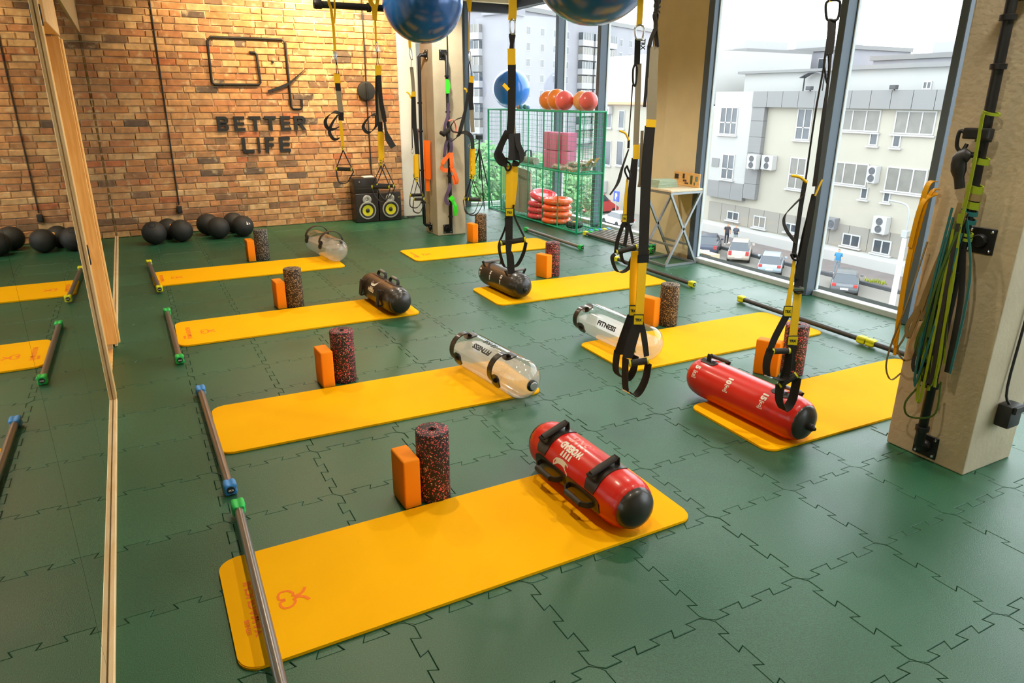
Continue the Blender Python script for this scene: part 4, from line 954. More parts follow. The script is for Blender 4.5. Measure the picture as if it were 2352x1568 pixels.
def letter(ch,x0,x1,z0,z1):
    """bold block capital cut from thick board"""
    w,h=x1-x0,z1-z0; s=.042; bm=B(); ox,oz=x0-1.6,z0-1.2
    def br(a,b,c,d): box(bm,ox+a,ox+b,-.026,-.001,oz+c,oz+d)
    def bowl(c,d,xs):   # right-hand round of B and R, between heights c and d
        R_=(d-c)/2; n=10; o=[]; i=[]
        for k in range(n+1):
            an=-PI/2+PI*k/n; o.append((w-R_+R_*math.cos(an),c+R_+R_*math.sin(an))); i.append((w-R_+(R_-s)*math.cos(an),c+R_+(R_-s*.86)*math.sin(an)))
        o=[(xs,c)]+o+[(xs,d)]; i=[(xs,c+s*.86)]+i+[(xs,d-s*.86)]
        V=[[bm.verts.new((ox+x,y,oz+z)) for x,z in q] for q in (o,i) for y in (-.026,-.001)]
        for k in range(len(o)-1):
            for f in ((V[0][k],V[0][k+1],V[2][k+1],V[2][k]),(V[1][k+1],V[1][k],V[3][k],V[3][k+1]),(V[0][k+1],V[0][k],V[1][k],V[1][k+1]),(V[2][k],V[2][k+1],V[3][k+1],V[3][k])): bm.faces.new(f)
    if ch in 'BERLIF': br(0,s if ch!='I' else w,0,h)
    if ch in 'EL': br(s,w,0,s*.86)
    if ch in 'EF': br(s,w,h-s*.86,h); br(s,w*.94,h*.5-s*.4,h*.5+s*.4)
    if ch=='T': br(0,w,h-s*.86,h); br(w/2-s/2,w/2+s/2,0,h-s*.86)
    if ch=='B': bowl(0,h*.53,s); bowl(h*.47,h,s)
    if ch=='R':
        bowl(h*.42,h,s); v=[bm.verts.new((ox+x,y,oz+z)) for y in (-.026,-.001) for x,z in ((w*.38,h*.45),(w*.38+s*1.1,h*.45),(w,0),(w-s*1.15,0))]
        for f in ((0,1,2,3),(7,6,5,4),(0,4,5,1),(1,5,6,2),(2,6,7,3),(3,7,4,0)): bm.faces.new([v[k] for k in f])
    obj('letter',bm,BLK,R)
for ch,a,b in zip('BETTER',(1.036,1.237,1.426,1.617,1.818,1.99),(1.175,1.372,1.572,1.762,1.948,2.144)): letter(ch,a,b,1.247,1.427)
for ch,a,b in zip('LIFE',(1.307,1.497,1.592,1.778),(1.452,1.529,1.71,1.915)): letter(ch,a,b,.975,1.164)
def cable(name,pts,r,label,cat='cable',m=BLK):
    p0=Vector(pts[0]); bm=B(); tube(bm,smoothpath([Vector(p)-p0 for p in pts],4),r,8); o=obj(name,bm,m,loc=p0,smooth=50); return tag(o,label,cat)
cable('wall_cable',[(.462,9.874,.36),(.466,9.874,.9),(.473,9.874,1.6),(.479,9.874,2.72),(.48,9.874,ZC-.004)],.008,'thin black cable running up the bricks from the small socket box')
R=thing('wall_socket','small black socket box low on the brick wall','socket',(.459,9.888,.29))
obj('housing',bx(-.03,.03,-.05,0,-.03,.055,.006,2),BLK,R,smooth=40); bm=B(); lathe(bm,[(.02,-.053),(.02,-.049)],16,ax='y'); obj('outlet_face',bm,RUBB,R)
cable('wall_cable',[(3.0,9.874,.64),(3.0,9.874,1.2),(3.0,9.874,1.75),(3.008,9.874,2.24),(3.01,9.874,ZC-.004)],.009,'black cable dropping from the ceiling behind the round wall disc')
bm=B(); lathe(bm,[(0,-.035),(.10,-.035),(.118,-.028),(.124,-.015),(.124,0)],36,ax='y'); R=obj('wall_disc',bm,RUBB,loc=(2.99,9.86,1.745),smooth=40); tag(R,'round black disc fixed over the cable on the bricks','disc')
bm=B(); tube(bm,[(0,-.036,-.10),(0,-.045,0),(0,-.036,.10)],.012,8); obj('clip',bm,BLK,R)
SPB=mat('speaker_cabinet',(34,27,23),.4,coat=.2); RING=mat('speaker_ring',(186,184,176),.35,metal=.5); CONE=mat('yellow_cone',(214,208,34),.6)
def speaker(x0,x1,label):
    w=x1-x0; h=.40; yf=9.60; R=thing('loudspeaker',label,'speaker',((x0+x1)/2,9.72,.001),0,'pair of loudspeakers on the floor'); f=-.12
    obj('cabinet',bx(-w/2,w/2,f,.13,0,h,.012,3),SPB,R,smooth=40)
    zc=.165; d=thing_part('woofer',R)
    def disc(pr,z,nm,m,p): bm=B(); lathe(bm,pr,40,Matrix.Translation((0,0,z)),'y',None,False); return obj(nm,bm,m,p,smooth=45)
    disc([(.118,f+.002),(.122,f-.006),(.118,f-.014),(.104,f-.014),(.098,f-.006),(.098,f+.002)],zc,'trim_ring',RING,d)
    disc([(.097,f-.004),(.092,f-.016),(.082,f-.015),(.076,f-.010)],zc,'surround',RUBB,d)
    disc([(.077,f-.010),(.030,f-.004),(.0,f-.004)],zc,'cone',CONE,d)
    disc([(.029,f-.0035),(.026,f-.014),(.016,f-.022),(0,f-.025)],zc,'dust_cap',RUBB,d)
    t=thing_part('tweeter',R); disc([(.062,f+.001),(.062,f-.007),(.058,f-.010),(.026,f-.008),(.018,f-.004)],.315,'plate',RING,t); disc([(.018,f-.002),(.013,f-.009),(0,f-.011)],.315,'dome',CHROME,t)
    bm=B(); tube(bm,[(w/2-.03,f+.004,.325),(w/2-.03,f-.004,.325)],.006,10); obj('indicator',bm,LIME,R); return R
speaker(2.668,2.994,'loudspeaker with yellow cone and a black amplifier on top'); speaker(3.004,3.328,'loudspeaker with yellow cone next to the white wall')
R=thing('amplifier','black amplifier box resting on the left loudspeaker','amplifier',(2.83,9.73,.402)); obj('casing',bx(-.165,.165,-.12,.12,0,.205,.01,2),SPB,R,smooth=40)
for z in (.06,.095): obj('panel_groove',bx(-.12,.155,-.1225,-.119,z,z+.012),RUBB,R)
bm=B(); tube(bm,[(-.09,-.125,.16),(-.09,-.119,.16)],.008,12); obj('knob',bm,CHROME,R); 
R=thing('paper_slip','white slip lying on top of the amplifier','paper',(2.90,9.74,.6075)); obj('sheet',bx(-.075,.075,-.07,.07,0,.014,.004,2),WHITE,R)
R=thing('power_cable','tangled dark cables on the floor beside the loudspeakers','cable',(3.45,9.7,.001)); bm=B()
tube(bm,smoothpath([(-.11,.06,.006),(-.02,-.03,.006),(.05,.05,.006),(.12,.0,.012),(.06,-.06,.006),(.0,.03,.018),(.16,.09,.006),(.28,.06,.006)],6),.006,8); obj('cord',bm,BLK,R,smooth=50)
# ================================================================ wire cage with its contents
GRN=mat('green_painted_wire',(20,168,116),.45)
CX0,CX1,CY0,CY1,CZ=4.95,5.33,7.5,10.05,1.505
cg=thing('wire_cage','green wire mesh storage cage against the far windows','cage',((CX0+CX1)/2,(CY0+CY1)/2,.001)); co=Vector(((CX0+CX1)/2,(CY0+CY1)/2,0))
def tb(p,q,r,nm,parent=cg,o_=None,m=GRN):
    bm=B(); tube(bm,[Vector(p)-(o_ or co),Vector(q)-(o_ or co)],r,8); return obj(nm,bm,m,parent,smooth=50)
for x in (CX0,CX1):
    for y in (CY0,CY1): tb((x,y,.002),(x,y,CZ),.015,'corner_post')
    for z in (.016,.755,CZ-.004): tb((x,CY0,z),(x,CY1,z),.012,'side_rail')
    for y in (7.98,8.38,8.80,9.20,9.63): tb((x,y,.016),(x,y,CZ),.0085 if x==CX0 else .006,'upright')
for y in (CY0,CY1):
    for z in (.016,.755,CZ-.004): tb((CX0,y,z),(CX1,y,z),.012,'end_rail')
def grid(nm,axis,c,a0,a1,b0,b1,sa,sb,r=.0017):
    bm=B()
    def P(a,b): return Vector((c,a,b))-co if axis=='x' else (Vector((a,c,b))-co if axis=='y' else Vector((a,b,c))-co)
    n=round((a1-a0)/sa)
    for k in range(1,n): a=a0+(a1-a0)*k/n; tube(bm,[P(a,b0),P(a,b1)],r,4,cap=False)
    n=round((b1-b0)/sb)
    for k in range(1,n): b=b0+(b1-b0)*k/n; tube(bm,[P(a0,b),P(a1,b)],r,4,cap=False)
    o=obj(nm,bm,GRN,cg); o['kind']='stuff'
grid('back_mesh','x',CX1,CY0,CY1,.016,CZ,.075,.075); grid('end_mesh','y',CY0,CX0,CX1,.016,CZ,.048,.052,.0020); grid('far_mesh','y',CY1,CX0,CX1,.016,CZ,.06,.06)
grid('front_mesh','x',CX0,CY0,CY1,.016,CZ,.10,.06,.0013)
for z,nm in ((.755,'shelf_mesh'),(.016,'base_mesh'),(CZ-.004,'top_mesh')): grid(nm,'z',z,CX0,CX1,CY0,CY1,.05,.06,.0022)
o=thing('gym_ball','bright blue gym ball sitting on top of the wire cage','ball',(5.17,9.72,CZ+.285),0,'large blue gym balls'); obj('skin',ball(.277,40,28),BLUE2,o,smooth=True)
OR_=mat('orange_ball',(255,144,50),.35,coat=.3); RD_=mat('coral_ball',(252,108,100),.35,coat=.3); LO_=mat('light_orange_ball',(255,178,110),.4)
for (y,x,r,m,lab) in ((8.56,5.12,.125,OR_,'orange ball at the window-far end of the row on the cage'),(8.30,5.10,.135,OR_,'large orange ball, second in the row on the cage'),(8.05,5.06,.122,RD_,'coral ball in the middle of the row on the cage'),(7.88,5.22,.122,LO_,'pale orange ball behind the coral ball on the cage'),(7.66,5.17,.118,RD_,'coral ball at the near end of the row on the cage')):
    t=thing('exercise_ball',lab,'ball',(x,y,CZ+.006),0,'small balls on top of the cage'); obj('skin',ball(r,32,20,(0,0,r)),m,t,smooth=True)
for (y,c,r,lab) in ((9.50,(238,150,170),.038,'tiny pink ball on the cage'),(9.28,(240,150,80),.026,'tiny orange ball on the cage'),(9.20,(90,150,190),.034,'tiny blue ball on the cage'),(9.08,(70,130,120),.034,'tiny teal ball on the cage'),(8.99,(120,160,210),.028,'tiny pale blue ball on the cage')):
    o=obj('massage_ball',ball(r,16,10,(0,0,r)),mat('tiny_%d_%d_%d'%c,c,.5),loc=(5.05,y,CZ+.006),smooth=True); tag(o,lab,'ball','tiny balls on top of the cage')
PINKB=mat('pink_foam',(230,136,174),.65)
for k,(y,z,lab) in enumerate(((8.47,.762,'lower far pink foam block on the cage shelf'),(8.30,.762,'lower near pink foam block on the cage shelf'),(8.47,1.0,'upper far pink foam block on the cage shelf'),(8.30,1.0,'upper near pink foam block on the cage shelf'),(8.13,1.0,'rear upper pink foam block on the cage shelf'),(8.13,.762,'rear lower pink foam block on the cage shelf'))):
    o=obj('foam_block',bx(-.07,.07,-.08,.08,0,.232,.008,2),PINKB,loc=(5.12 if k<4 else 5.2,y,z),smooth=35); tag(o,lab,'block','pink foam blocks on the cage shelf')
FOIL=mat('clear_wrap',(206,202,194),.18,metal=.35,var=.3,vscale=30,bump=1.0,bscale=45)
for k,(y0,y1,x,z,r,lab) in enumerate(((8.45,7.98,5.1,.79,.033,'grey wrapped roll at the back of the cage shelf'),(8.3,7.62,5.05,.785,.03,'silver wrapped band pack along the front of the cage shelf'),(8.1,7.56,5.15,.80,.034,'pale wrapped band pack behind it on the cage shelf'),(7.95,7.54,5.1,.85,.03,'top wrapped band pack on the cage shelf'),(7.9,7.53,5.2,.86,.034,'yellowish wrapped pack leaning at the shelf end'))):
    t=thing('wrapped_pack',lab,'pack',(x,(y0+y1)/2,z-.025),0,'wrapped packs on the cage shelf'); bm=B(); L=(y0-y1)
    tube(bm,[(random.uniform(-.012,.012),-L/2+L*i/9,.025+r*.3+.01*math.sin(i*1.7+k)) for i in range(10)],[r*(.55+.5*abs(math.sin(i*1.3+k))) for i in range(10)],9); obj('wrap',bm,FOIL,t)
    bm=B(); ribbon(bm,[(0,-L/2,.03),(.02,-L/2-.05,.09+.02*(k%3)),(.03,-L/2-.07,.12)],[.05,.08,.03],.004,(1,0,.4)); obj('torn_end',bm,FOIL if k<3 else mat('amber_wrap',(214,176,90),.3,bump=.8,bscale=40),t)
t=thing('rolled_mat','grey rolled item lying on the far cage shelf','roll',(5.1,9.05,.765)); bm=B(); tube(bm,[(0,-.22,.05),(0,.22,.05)],.05,16); obj('roll',bm,mat('grey_foam',(150,156,140),.7),t,smooth=40); bm=B(); ribbon(bm,smoothpath([(0,.1,.1),(-.02,.05,.17),(.02,-.02,.19),(.0,-.08,.1)],4),.03,.004,(1,0,0)); obj('carry_strap',bm,BLK,t)
def donut(x,y,z,m,lab,tilt=0,R_=.155,r=.05):
    bm=B(); pts=[(math.cos(a)*R_,math.sin(a)*R_,0) for a in (2*PI*k/28 for k in range(28))]; tube(bm,pts,r,14,closed=True)
    for v in bm.verts: v.co.z*=.85
    t=thing('balance_cushion',lab,'cushion',(x,y,z),0,'inflated ring cushions in the cage'); t.rotation_euler=(tilt,0,0); obj('ring',bm,m,t,smooth=True)
    bm=B(); lathe(bm,[(0,.012),(.10,.015),(.14,.01)],24); lathe(bm,[(.14,-.01),(.10,-.015),(0,-.012)],24); obj('centre_skin',bm,m,t,smooth=40)
RC=mat('red_inflatable',(252,84,94),.25,coat=.4); OC=mat('orange_inflatable',(255,108,50),.25,coat=.4)
for k,lab in enumerate(('lowest red ring cushion in the cage','second red ring cushion in the cage','third red ring cushion in the cage')): donut(5.14,8.74-.01*k,.062+.088*k,RC,lab)
donut(5.14,8.66,.35,RC,'topmost red ring cushion, tilted on its stack',.28)
for k,lab in enumerate(('lowest orange ring cushion in the cage','second orange ring cushion in the cage','third orange ring cushion in the cage','fourth orange ring cushion in the cage')): donut(5.12+.01*(k%2),8.28-.02*(k%2),.062+.088*k,OC,lab)
t=thing('ab_roller','small black wheel with yellow hub inside the cage','wheel',(5.06,7.72,.024)); bm=B(); tube(bm,[(math.cos(a)*.075,math.sin(a)*.075,.06) for a in (2*PI*k/24 for k in range(24))],.042,12,closed=True); obj('tyre',bm,RUBB,t,smooth=True); bm=B(); lathe(bm,[(0,.10),(.03,.10),(.036,.09),(.036,.02),(0,.02)],18); obj('hub',bm,YEL,t,smooth=40)
o=obj('green_board',bx(-.02,.02,-.2,.2,0,.68,.01,2),mat('lime_foam',(120,184,40),.6),loc=(5.16,9.82,.024),smooth=40); tag(o,'lime green foam board standing at the far end of the cage','board')
t=thing('beige_roll_mat','curved beige panel standing inside the cage','panel',(5.12,9.2,.024)); bm=B(); n=16; pts=[(.10*math.cos(a)-.05,.24*math.sin(a)) for a in (-1.3+2.6*k/n for k in range(n+1))]
A=[bm.verts.new((x,y,0)) for x,y in pts]; Q=[bm.verts.new((x,y,.60+.07*(i/n))) for i,(x,y) in enumerate(pts)]; A2=[bm.verts.new((x-.012,y,0)) for x,y in pts]; Q2=[bm.verts.new((x-.012,y,.60+.07*(i/n))) for i,(x,y) in enumerate(pts)]
for k in range(n):
    for f in ((A[k],A[k+1],Q[k+1],Q[k]),(A2[k+1],A2[k],Q2[k],Q2[k+1]),(Q[k],Q[k+1],Q2[k+1],Q2[k])): bm.faces.new(f)
bm.faces.new((A[0],Q[0],Q2[0],A2[0])); bm.faces.new((Q[n],A[n],A2[n],Q2[n])); obj('sheet',bm,mat('beige_panel',(176,164,148),.7),t,smooth=40)
t=thing('plastic_wrap','crumpled turquoise plastic wrap at the foot of the cage','wrap',(5.06,9.66,.024)); bm=ball(.09,20,14,(0,0,.09))
for v in bm.verts: v.co=Vector((v.co.x*.8,v.co.y*1.2,v.co.z*1.3))*(1+.22*math.sin(v.co.x*70+v.co.z*40)*math.cos(v.co.y*60))
for v in bm.verts: v.co.z=max(v.co.z,.0)
obj('crumple',bm,mat('turquoise_film',(140,214,208),.25,coat=.5),t)
# ---- tripod behind the cage
t=thing('camera_tripod','black camera tripod standing beside the cage by the end window','tripod',(4.86,10.2,.001))
for a in (0.5,2.6,4.7): 
    bm=B(); tube(bm,[(0,0,.92),(.30*math.cos(a),.17*math.sin(a),.0)],[.012,.008],8); obj('leg',bm,BLK,t,smooth=40)
bm=B(); tube(bm,[(0,0,.45),(0,0,1.05)],.012,10); obj('centre_column',bm,BLK,t,smooth=40); obj('head',bx(-.05,.05,-.03,.03,1.05,1.12,.01,2),BLK,t); bm=B(); tube(bm,[(0,0,1.0),(-.10,-.03,.98)],.006,8); obj('pan_handle',bm,BLK,t)
# ---- tall table
TBW=wood('birch_top',(226,206,170),(238,222,190),(3,12,3)); GST=mat('grey_steel_tube',(150,156,158),.35,metal=.55)
tx0,tx1,ty0,ty1,tz=4.745,5.165,5.495,5.93,.765
t=thing('tall_table','tall table with crossed grey steel legs by the large window','table',(tx0,ty0,.001)); to=Vector((tx0,ty0,0))
obj('table_top',bx(0,tx1-tx0,0,ty1-ty0,tz,tz+.022,.003,1),TBW,t)
def sq(p,q,nm,w=.022): 
    bm=B(); ribbon(bm,[Vector(p)-to,Vector(q)-to],w,w,(1,0,0) if abs(q[0]-p[0])<.01 else (0,1,0)); return obj(nm,bm,GST,t)
i_=.012
for z in (.012,tz-.012):
    sq((tx0,ty0+i_,z),(tx1,ty0+i_,z),'frame_bar'); sq((tx0,ty1-i_,z),(tx1,ty1-i_,z),'frame_bar'); sq((tx0+i_,ty0,z),(tx0+i_,ty1,z),'frame_bar'); sq((tx1-i_,ty0,z),(tx1-i_,ty1,z),'frame_bar')
for y in (ty0+i_,ty1-i_): sq((tx0+i_,y,tz-.02),(tx1-i_,y,.02),'leg'); sq((tx1-i_,y,tz-.02),(tx0+i_,y,.02),'leg')
sq((tx0+i_+.10,ty0+i_,.21),(tx0+i_+.10,ty1-i_,.21),'foot_rest'); sq((tx1-i_-.10,ty0+i_,.21),(tx1-i_-.10,ty1-i_,.21),'foot_rest')
SGN=wood('sign_plywood',(226,172,96),(240,192,120),(3,3,12))
b=thing('sticker_board','plywood board with dark stickers standing on the tall table','board',(5.146,5.72,.789)); obj('board',bx(-.008,.008,-.19,.205,0,.14,.003,1),SGN,b)
for y,z,w,h,c in ((.16,.09,.06,.05,(50,46,44)),(.05,.10,.03,.05,(60,48,60)),(.03,.055,.055,.02,(88,60,60)),(.0,.03,.055,.016,(88,60,60)),(-.07,.07,.035,.09,(84,88,50)),(-.145,.085,.04,.05,(120,140,130)),(-.12,.035,.02,.03,(110,118,80))):
    obj('sticker',bx(-.0095,-.0082,y-w/2,y+w/2,z-h/2,z+h/2),mat('sticker_%d_%d_%d'%c,c,.6),b)
b=thing('towel_stack','stack of pale green folded sheets on the tall table','towels',(4.88,5.80,.789)); LG=mat('pale_green_sheet',(178,196,172),.8)
for k in range(6): obj('sheet',bx(-.12+.003*k,.14-.004*k,-.085+.004*(k%2),.085-.004*k,.0128*k,.0128*k+.012,.004,2),LG,b,smooth=40)
# ================================================================ pipes and bands on the columns
def pipe_rack(pts,plates,collars,label,r=.02,nrm=(0,-1,0)):
    o0=Vector(pts[0]); R=thing('pipe_rack',label,'rack',o0,0,'black pipe racks on the columns'); bm=B(); tube(bm,[Vector(p)-o0 for p in pts],r,14); obj('pipe',bm,BLACK,R,smooth=50)
    n=Vector(nrm); s=Vector((0,0,1)).cross(n)
    for c in plates:
        c=Vector(c)-o0; m=Matrix((s,Vector((0,0,1)),n)).transposed().to_4x4(); m.translation=c
        bm=bx(-.058,.058,-.056,.056,0,.008,.003,1); bm.transform(m); pl=obj('wall_plate',bm,BLACK,R)
        bm=B(); lathe(bm,[(.03,.008),(.03,.02),(.024,.03)],16,m); obj('flange',bm,BLACK,pl,smooth=40)
        for a,b in ((-1,-1),(1,-1),(-1,1),(1,1)):
            bm=B(); lathe(bm,[(.008,.008),(.007,.012),(0,.013)],8,m@Matrix.Translation((a*.042,b*.042,0))); obj('bolt',bm,CHROME,pl)
    for c,d in collars:
        c=Vector(c)-o0; d=Vector(d).normalized(); q=d.to_track_quat('Z','Y').to_matrix().to_4x4(); q.translation=c
        bm=B(); lathe(bm,[(r,-.012),(r+.010,-.010),(r+.010,.010),(r,.012)],14,q); obj('collar',bm,BLACK,R,smooth=40)
    return R
Z=(0,0,1)
pipe_rack([(3.452,8.195,2.14),(3.452,8.13,2.14),(3.452,8.11,2.12),(3.452,8.105,1.0),(3.452,8.11,.11),(3.452,8.13,.09),(3.452,8.195,.09)],[(3.452,8.2,2.14),(3.445,8.2,.083)],[((3.452,8.106,z),Z) for z in (1.9,1.5,.75,.25)],'black pipe rack with bright bands on the front of the far column')
pipe_rack([(3.305,8.40,2.14),(3.24,8.40,2.14),(3.22,8.40,2.12),(3.215,8.42,1.2),(3.22,8.42,.13),(3.24,8.42,.11),(3.305,8.42,.11)],[(3.31,8.40,2.145),(3.31,8.43,.08)],[((3.216,8.42,z),Z) for z in (1.6,1.27,.8,.4)],'black pipe rack on the mirror side of the far column',nrm=(-1,0,0))
pipe_rack([(3.195,1.71,.074),(3.15,1.71,.074),(3.13,1.71,.095),(3.13,1.712,1.0),(3.13,1.728,2.1),(3.13,1.73,2.6),(3.15,1.73,2.62),(3.195,1.73,2.62)],[(3.2,1.715,.074),(3.2,1.675,1.08),(3.2,1.73,2.62),(3.2,1.69,2.08)],[((3.13,1.711,.18),Z),((3.13,1.711,.40),Z),((3.13,1.712,.93),Z),((3.13,1.72,1.50),Z),((3.13,1.724,1.78),Z),((3.13,1.727,1.96),Z)],'black pipe rack loaded with elastic bands on the near column',.021,(-1,0,0))
def band(name,pts,w,m,label,t=.004,side=None,n=6,cat='band',grp=None,closed=False):
    p0=Vector(pts[0]); bm=B(); Q=smoothpath([Vector(p)-p0 for p in pts],n); sd=side or (0,1,0)
    if closed: Q=Q[:-1]
    ribbon(bm,Q,w,t,sd,closed); o=obj(name,bm,m,loc=p0,smooth=50); return tag(o,label,cat,grp)
OB=mat('orange_band',(255,112,14),.45); GB=mat('neon_green_band',(60,236,30),.45); PB=mat('purple_band',(86,64,94),.5); PKB=mat('coral_band',(246,134,116),.5); MB_=mat('mauve_band',(122,92,104),.6)
g1='elastic bands on the far column'
def bunch(name,base,strips,m,label,grp,cat='band'):
    R=thing(name,label,cat,base,0,grp)
    for pts,w,sd in strips: bm=B(); ribbon(bm,smoothpath(pts,5),w,.004,sd); obj('strip',bm,m,R,smooth=50)
    return R
bunch('elastic_band',(3.262,8.34,1.165),[([(0,0,0),(-.005,.0,-.1),(-.004,.005,-.3),(-.008,0,-.46)],.088,(.75,-.66,0)),([(-.0,-.03,-.005),(-.012,-.03,-.2),(-.008,-.02,-.47)],.06,(.75,-.66,.1)),([(-.008,-.0,-.4),(-.01,.0,-.52),(-.01,.0,-.615)],.05,(.75,-.66,0))],OB,'long orange band bundle hanging on the side of the far column',g1)
band('elastic_band',[(3.2,8.47,1.3),(3.19,8.47,.9),(3.195,8.44,.5)],.04,MB_,'mauve band hanging behind the side pipe of the far column',grp=g1)
bunch('elastic_band',(3.445,8.08,1.865),[([(0,0,0),(-.01,-.005,-.07),(.0,-.005,-.155)],.045,(1,0,0)),([(.012,.005,-.01),(.02,0,-.08),(.005,.0,-.14)],.03,(1,.2,0))],GB,'short neon green band tied high on the far column pipe',g1)
bunch('elastic_band',(3.45,8.075,1.50),[([(0,0,.1),(-.02,-.005,-.05),(-.055,-.01,-.14),(-.06,-.005,-.22),(-.01,0,-.26)],.035,(1,0,.2)),([(0,0,-.28),(-.05,-.01,-.36),(-.07,-.005,-.47),(-.075,0,-.52)],.04,(1,0,0)),([(.01,0,-.3),(.02,-.005,-.42),(-.01,0,-.5)],.045,(1,0,0))],PB,'purple band looped round the far column pipe',g1)
band('elastic_band',[(3.44,8.07,1.40),(3.49,8.05,1.41),(3.525,8.05,1.34),(3.52,8.055,1.26),(3.47,8.07,1.29)],.04,PKB,'coral loop band on the far column pipe',side=(0,1,.2),grp=g1)
t=thing('ankle_cuff','black padded cuff clipped to the far column pipe','cuff',(3.42,8.06,1.30),0,g1); bm=B(); tube(bm,[(.02,0,.0),(-.06,-.01,-.05),(-.10,-.01,-.03)],[.03,.035,.02],10); obj('pad',bm,WEB,t,smooth=40); bm=B(); tube(bm,[(.0,0,-.05),(.01,-.01,-.12)],.028,10); obj('buckle',bm,BLACK,t,smooth=40)
bunch('elastic_band',(3.455,8.07,1.0),[([(0,0,.02),(-.05,-.01,-.02),(-.105,-.01,-.08),(-.115,-.005,-.16),(-.04,0,-.18)],.05,(.3,0,1)),([(.01,0,.03),(.01,-.01,-.1),(.02,0,-.2)],.05,(1,0,0)),([(.0,0,-.12),(.04,-.01,-.2),(.075,-.01,-.3),(.06,0,-.345),(.03,0,-.24)],.045,(1,0,.3))],OB,'knotted orange band on the far column pipe',g1)
bunch('elastic_band',(3.43,8.075,.60),[([(.02,0,.06),(-.01,-.005,-.02),(-.045,0,-.1),(-.04,0,-.17),(.0,0,-.19)],.045,(1,0,.3))],PB,'purple band low on the far column pipe',g1)
bunch('elastic_band',(3.455,8.07,.50),[([(-.02,0,0),(.01,-.02,-.04),(.02,0,-.08)],.06,(.3,0,1)),([(.0,0,-.03),(.03,-.012,-.12),(.05,0,-.24)],.035,(1,0,0)),([(.01,0,-.03),(.05,-.012,-.11),(.075,0,-.2)],.03,(1,.2,0))],GB,'neon green band knotted low on the far column pipe',g1)
# near column bands
YB_=mat('golden_band',(232,170,6),.45); GNB=mat('olive_green_band',(140,160,20),.5); TLB=mat('teal_band',(26,104,106),.5); BKB=mat('black_band',(26,26,26),.55); TNB=mat('khaki_band',(140,120,78),.6); DGB=mat('dark_green_band',(60,92,24),.5)
g2='elastic bands on the near column'
XB=3.09
bunch('elastic_band',(3.14,1.905,1.31),[([(.02,-.01,.0),(-.01,.012,-.02),(-.01,.026,-.2),(-.01,.03,-.45),(-.01,.015,-.78)],.024,(0,1,0)),([(.02,-.03,-.03),(0,.0,-.06),(0,.02,-.25),(0,.03,-.55),(0,.015,-.83)],.016,(0,1,0)),([(.02,-.02,-.05),(-.02,.015,-.1),(-.02,.03,-.3)],.022,(0,1,.3))],YB_,'golden yellow bands hanging off the window side of the near column',g2)
bunch('resistance_tube',(3.12,1.86,1.05),[([(.0,.0,0),(-.03,.02,-.3),(-.03,.055,-.5),(-.03,.06,-.62),(-.02,.03,-.68),(-.0,.0,-.64)],.007,(0,1,0)),([(.0,-.01,-.3),(-.03,.0,-.45),(-.03,.02,-.52),(-.03,-.02,-.56),(-.03,-.06,-.54)],.008,(0,1,0))],TNB,'thin tan resistance tube looping beside the near column',g2)
def hang(y0,y1,z0,z1,w,dx=0,y2=None):
    ym=y2 if y2 is not None else (y0+y1)/2
    return ([(dx,y0-1.71,z0-1.3),(dx-.012,ym-1.71,(z0*.6+z1*.4)-1.3),(dx-.01,y1-1.71,z1-1.3)],w,(0,1,0))
def uband(y0,y1,zt,zb,w,dx,k=.02):
    a=(dx,y0-1.71,zt-1.3); return ([a,(dx-.01,y0+(y1-y0)*.2-1.71+.02,(zt+zb)/2-1.3),(dx-.012,y0*.5+y1*.5-1.71+k,zb-1.3),(dx-.01,y1-1.71,(zt+zb)/2-1.3+.05),(dx,y1-1.71-.01,zt-.1-1.3)],w,(0,1,0))
bs=(3.09,1.71,1.3)
rq=random.Random(5)
def strands(n,ya,yb,zt,zb,w,dx):
    out=[]
    for k in range(n):
        y0=rq.uniform(1.70,1.735); y1=ya+(yb-ya)*(k+.5)/n+rq.uniform(-.008,.008); z0=zt-rq.uniform(0,.12); z1=zb+rq.uniform(0,.16); d=dx+rq.uniform(-.012,.012)
        P=[(d,y0-1.71,z0-1.3),(d-.012,(y0*.45+y1*.55)-1.71+rq.uniform(-.01,.01),z0*.6+z1*.4-1.3),(d-.01,y1-1.71,z1+.06-1.3)]
        if k%2: P+=[(d-.008,y1+.012-1.71,z1-1.3),(d-.004,y1+.026-1.71,z1+.07-1.3),(d,y0+.02-1.71,(z0+z1)/2-1.3)]
        out.append((P,w*rq.uniform(.7,1.2),(0,1,0)))
    return out
bunch('elastic_band',bs,strands(12,1.64,1.725,1.20,.33,.010,-.014)+[hang(1.715,1.725,1.60,.75,.013,-.012,1.70)],GNB,'olive green bands hanging in strands on the near column pipe',g2)
bunch('elastic_band',bs,[uband(1.75,1.70,1.22,.40,.010,-.026),hang(1.715,1.62,1.22,.50,.010,.006,1.625),hang(1.74,1.755,1.18,.47,.008,-.022)],TLB,'teal bands hanging among the green ones on the near column',g2)
bunch('elastic_band',bs,[hang(1.72,1.705,1.2,.42,.05,.004,1.715),hang(1.69,1.635,1.05,.50,.026,.010,1.645),hang(1.735,1.745,1.15,.45,.034,.0)]+strands(6,1.65,1.77,1.18,.42,.014,-.018),BKB,'wide black bands hanging behind the green ones on the near column',g2)
bunch('elastic_band',bs,strands(4,1.76,1.83,1.30,.55,.02,-.004),TNB,'khaki bands hanging loosest on the window side of the near column pipe',g2)
bunch('elastic_band',bs,strands(7,1.70,1.775,1.2,.45,.011,-.02)+[([(0,.03,-.9),(-.01,.075,-1.0),(-.01,.06,-1.06),(-.01,0,-1.055),(-.01,-.07,-1.0),(-.005,-.06,-.85)],.008,(0,1,0))],DGB,'dark green bands ending in a thin loop on the near column',g2)
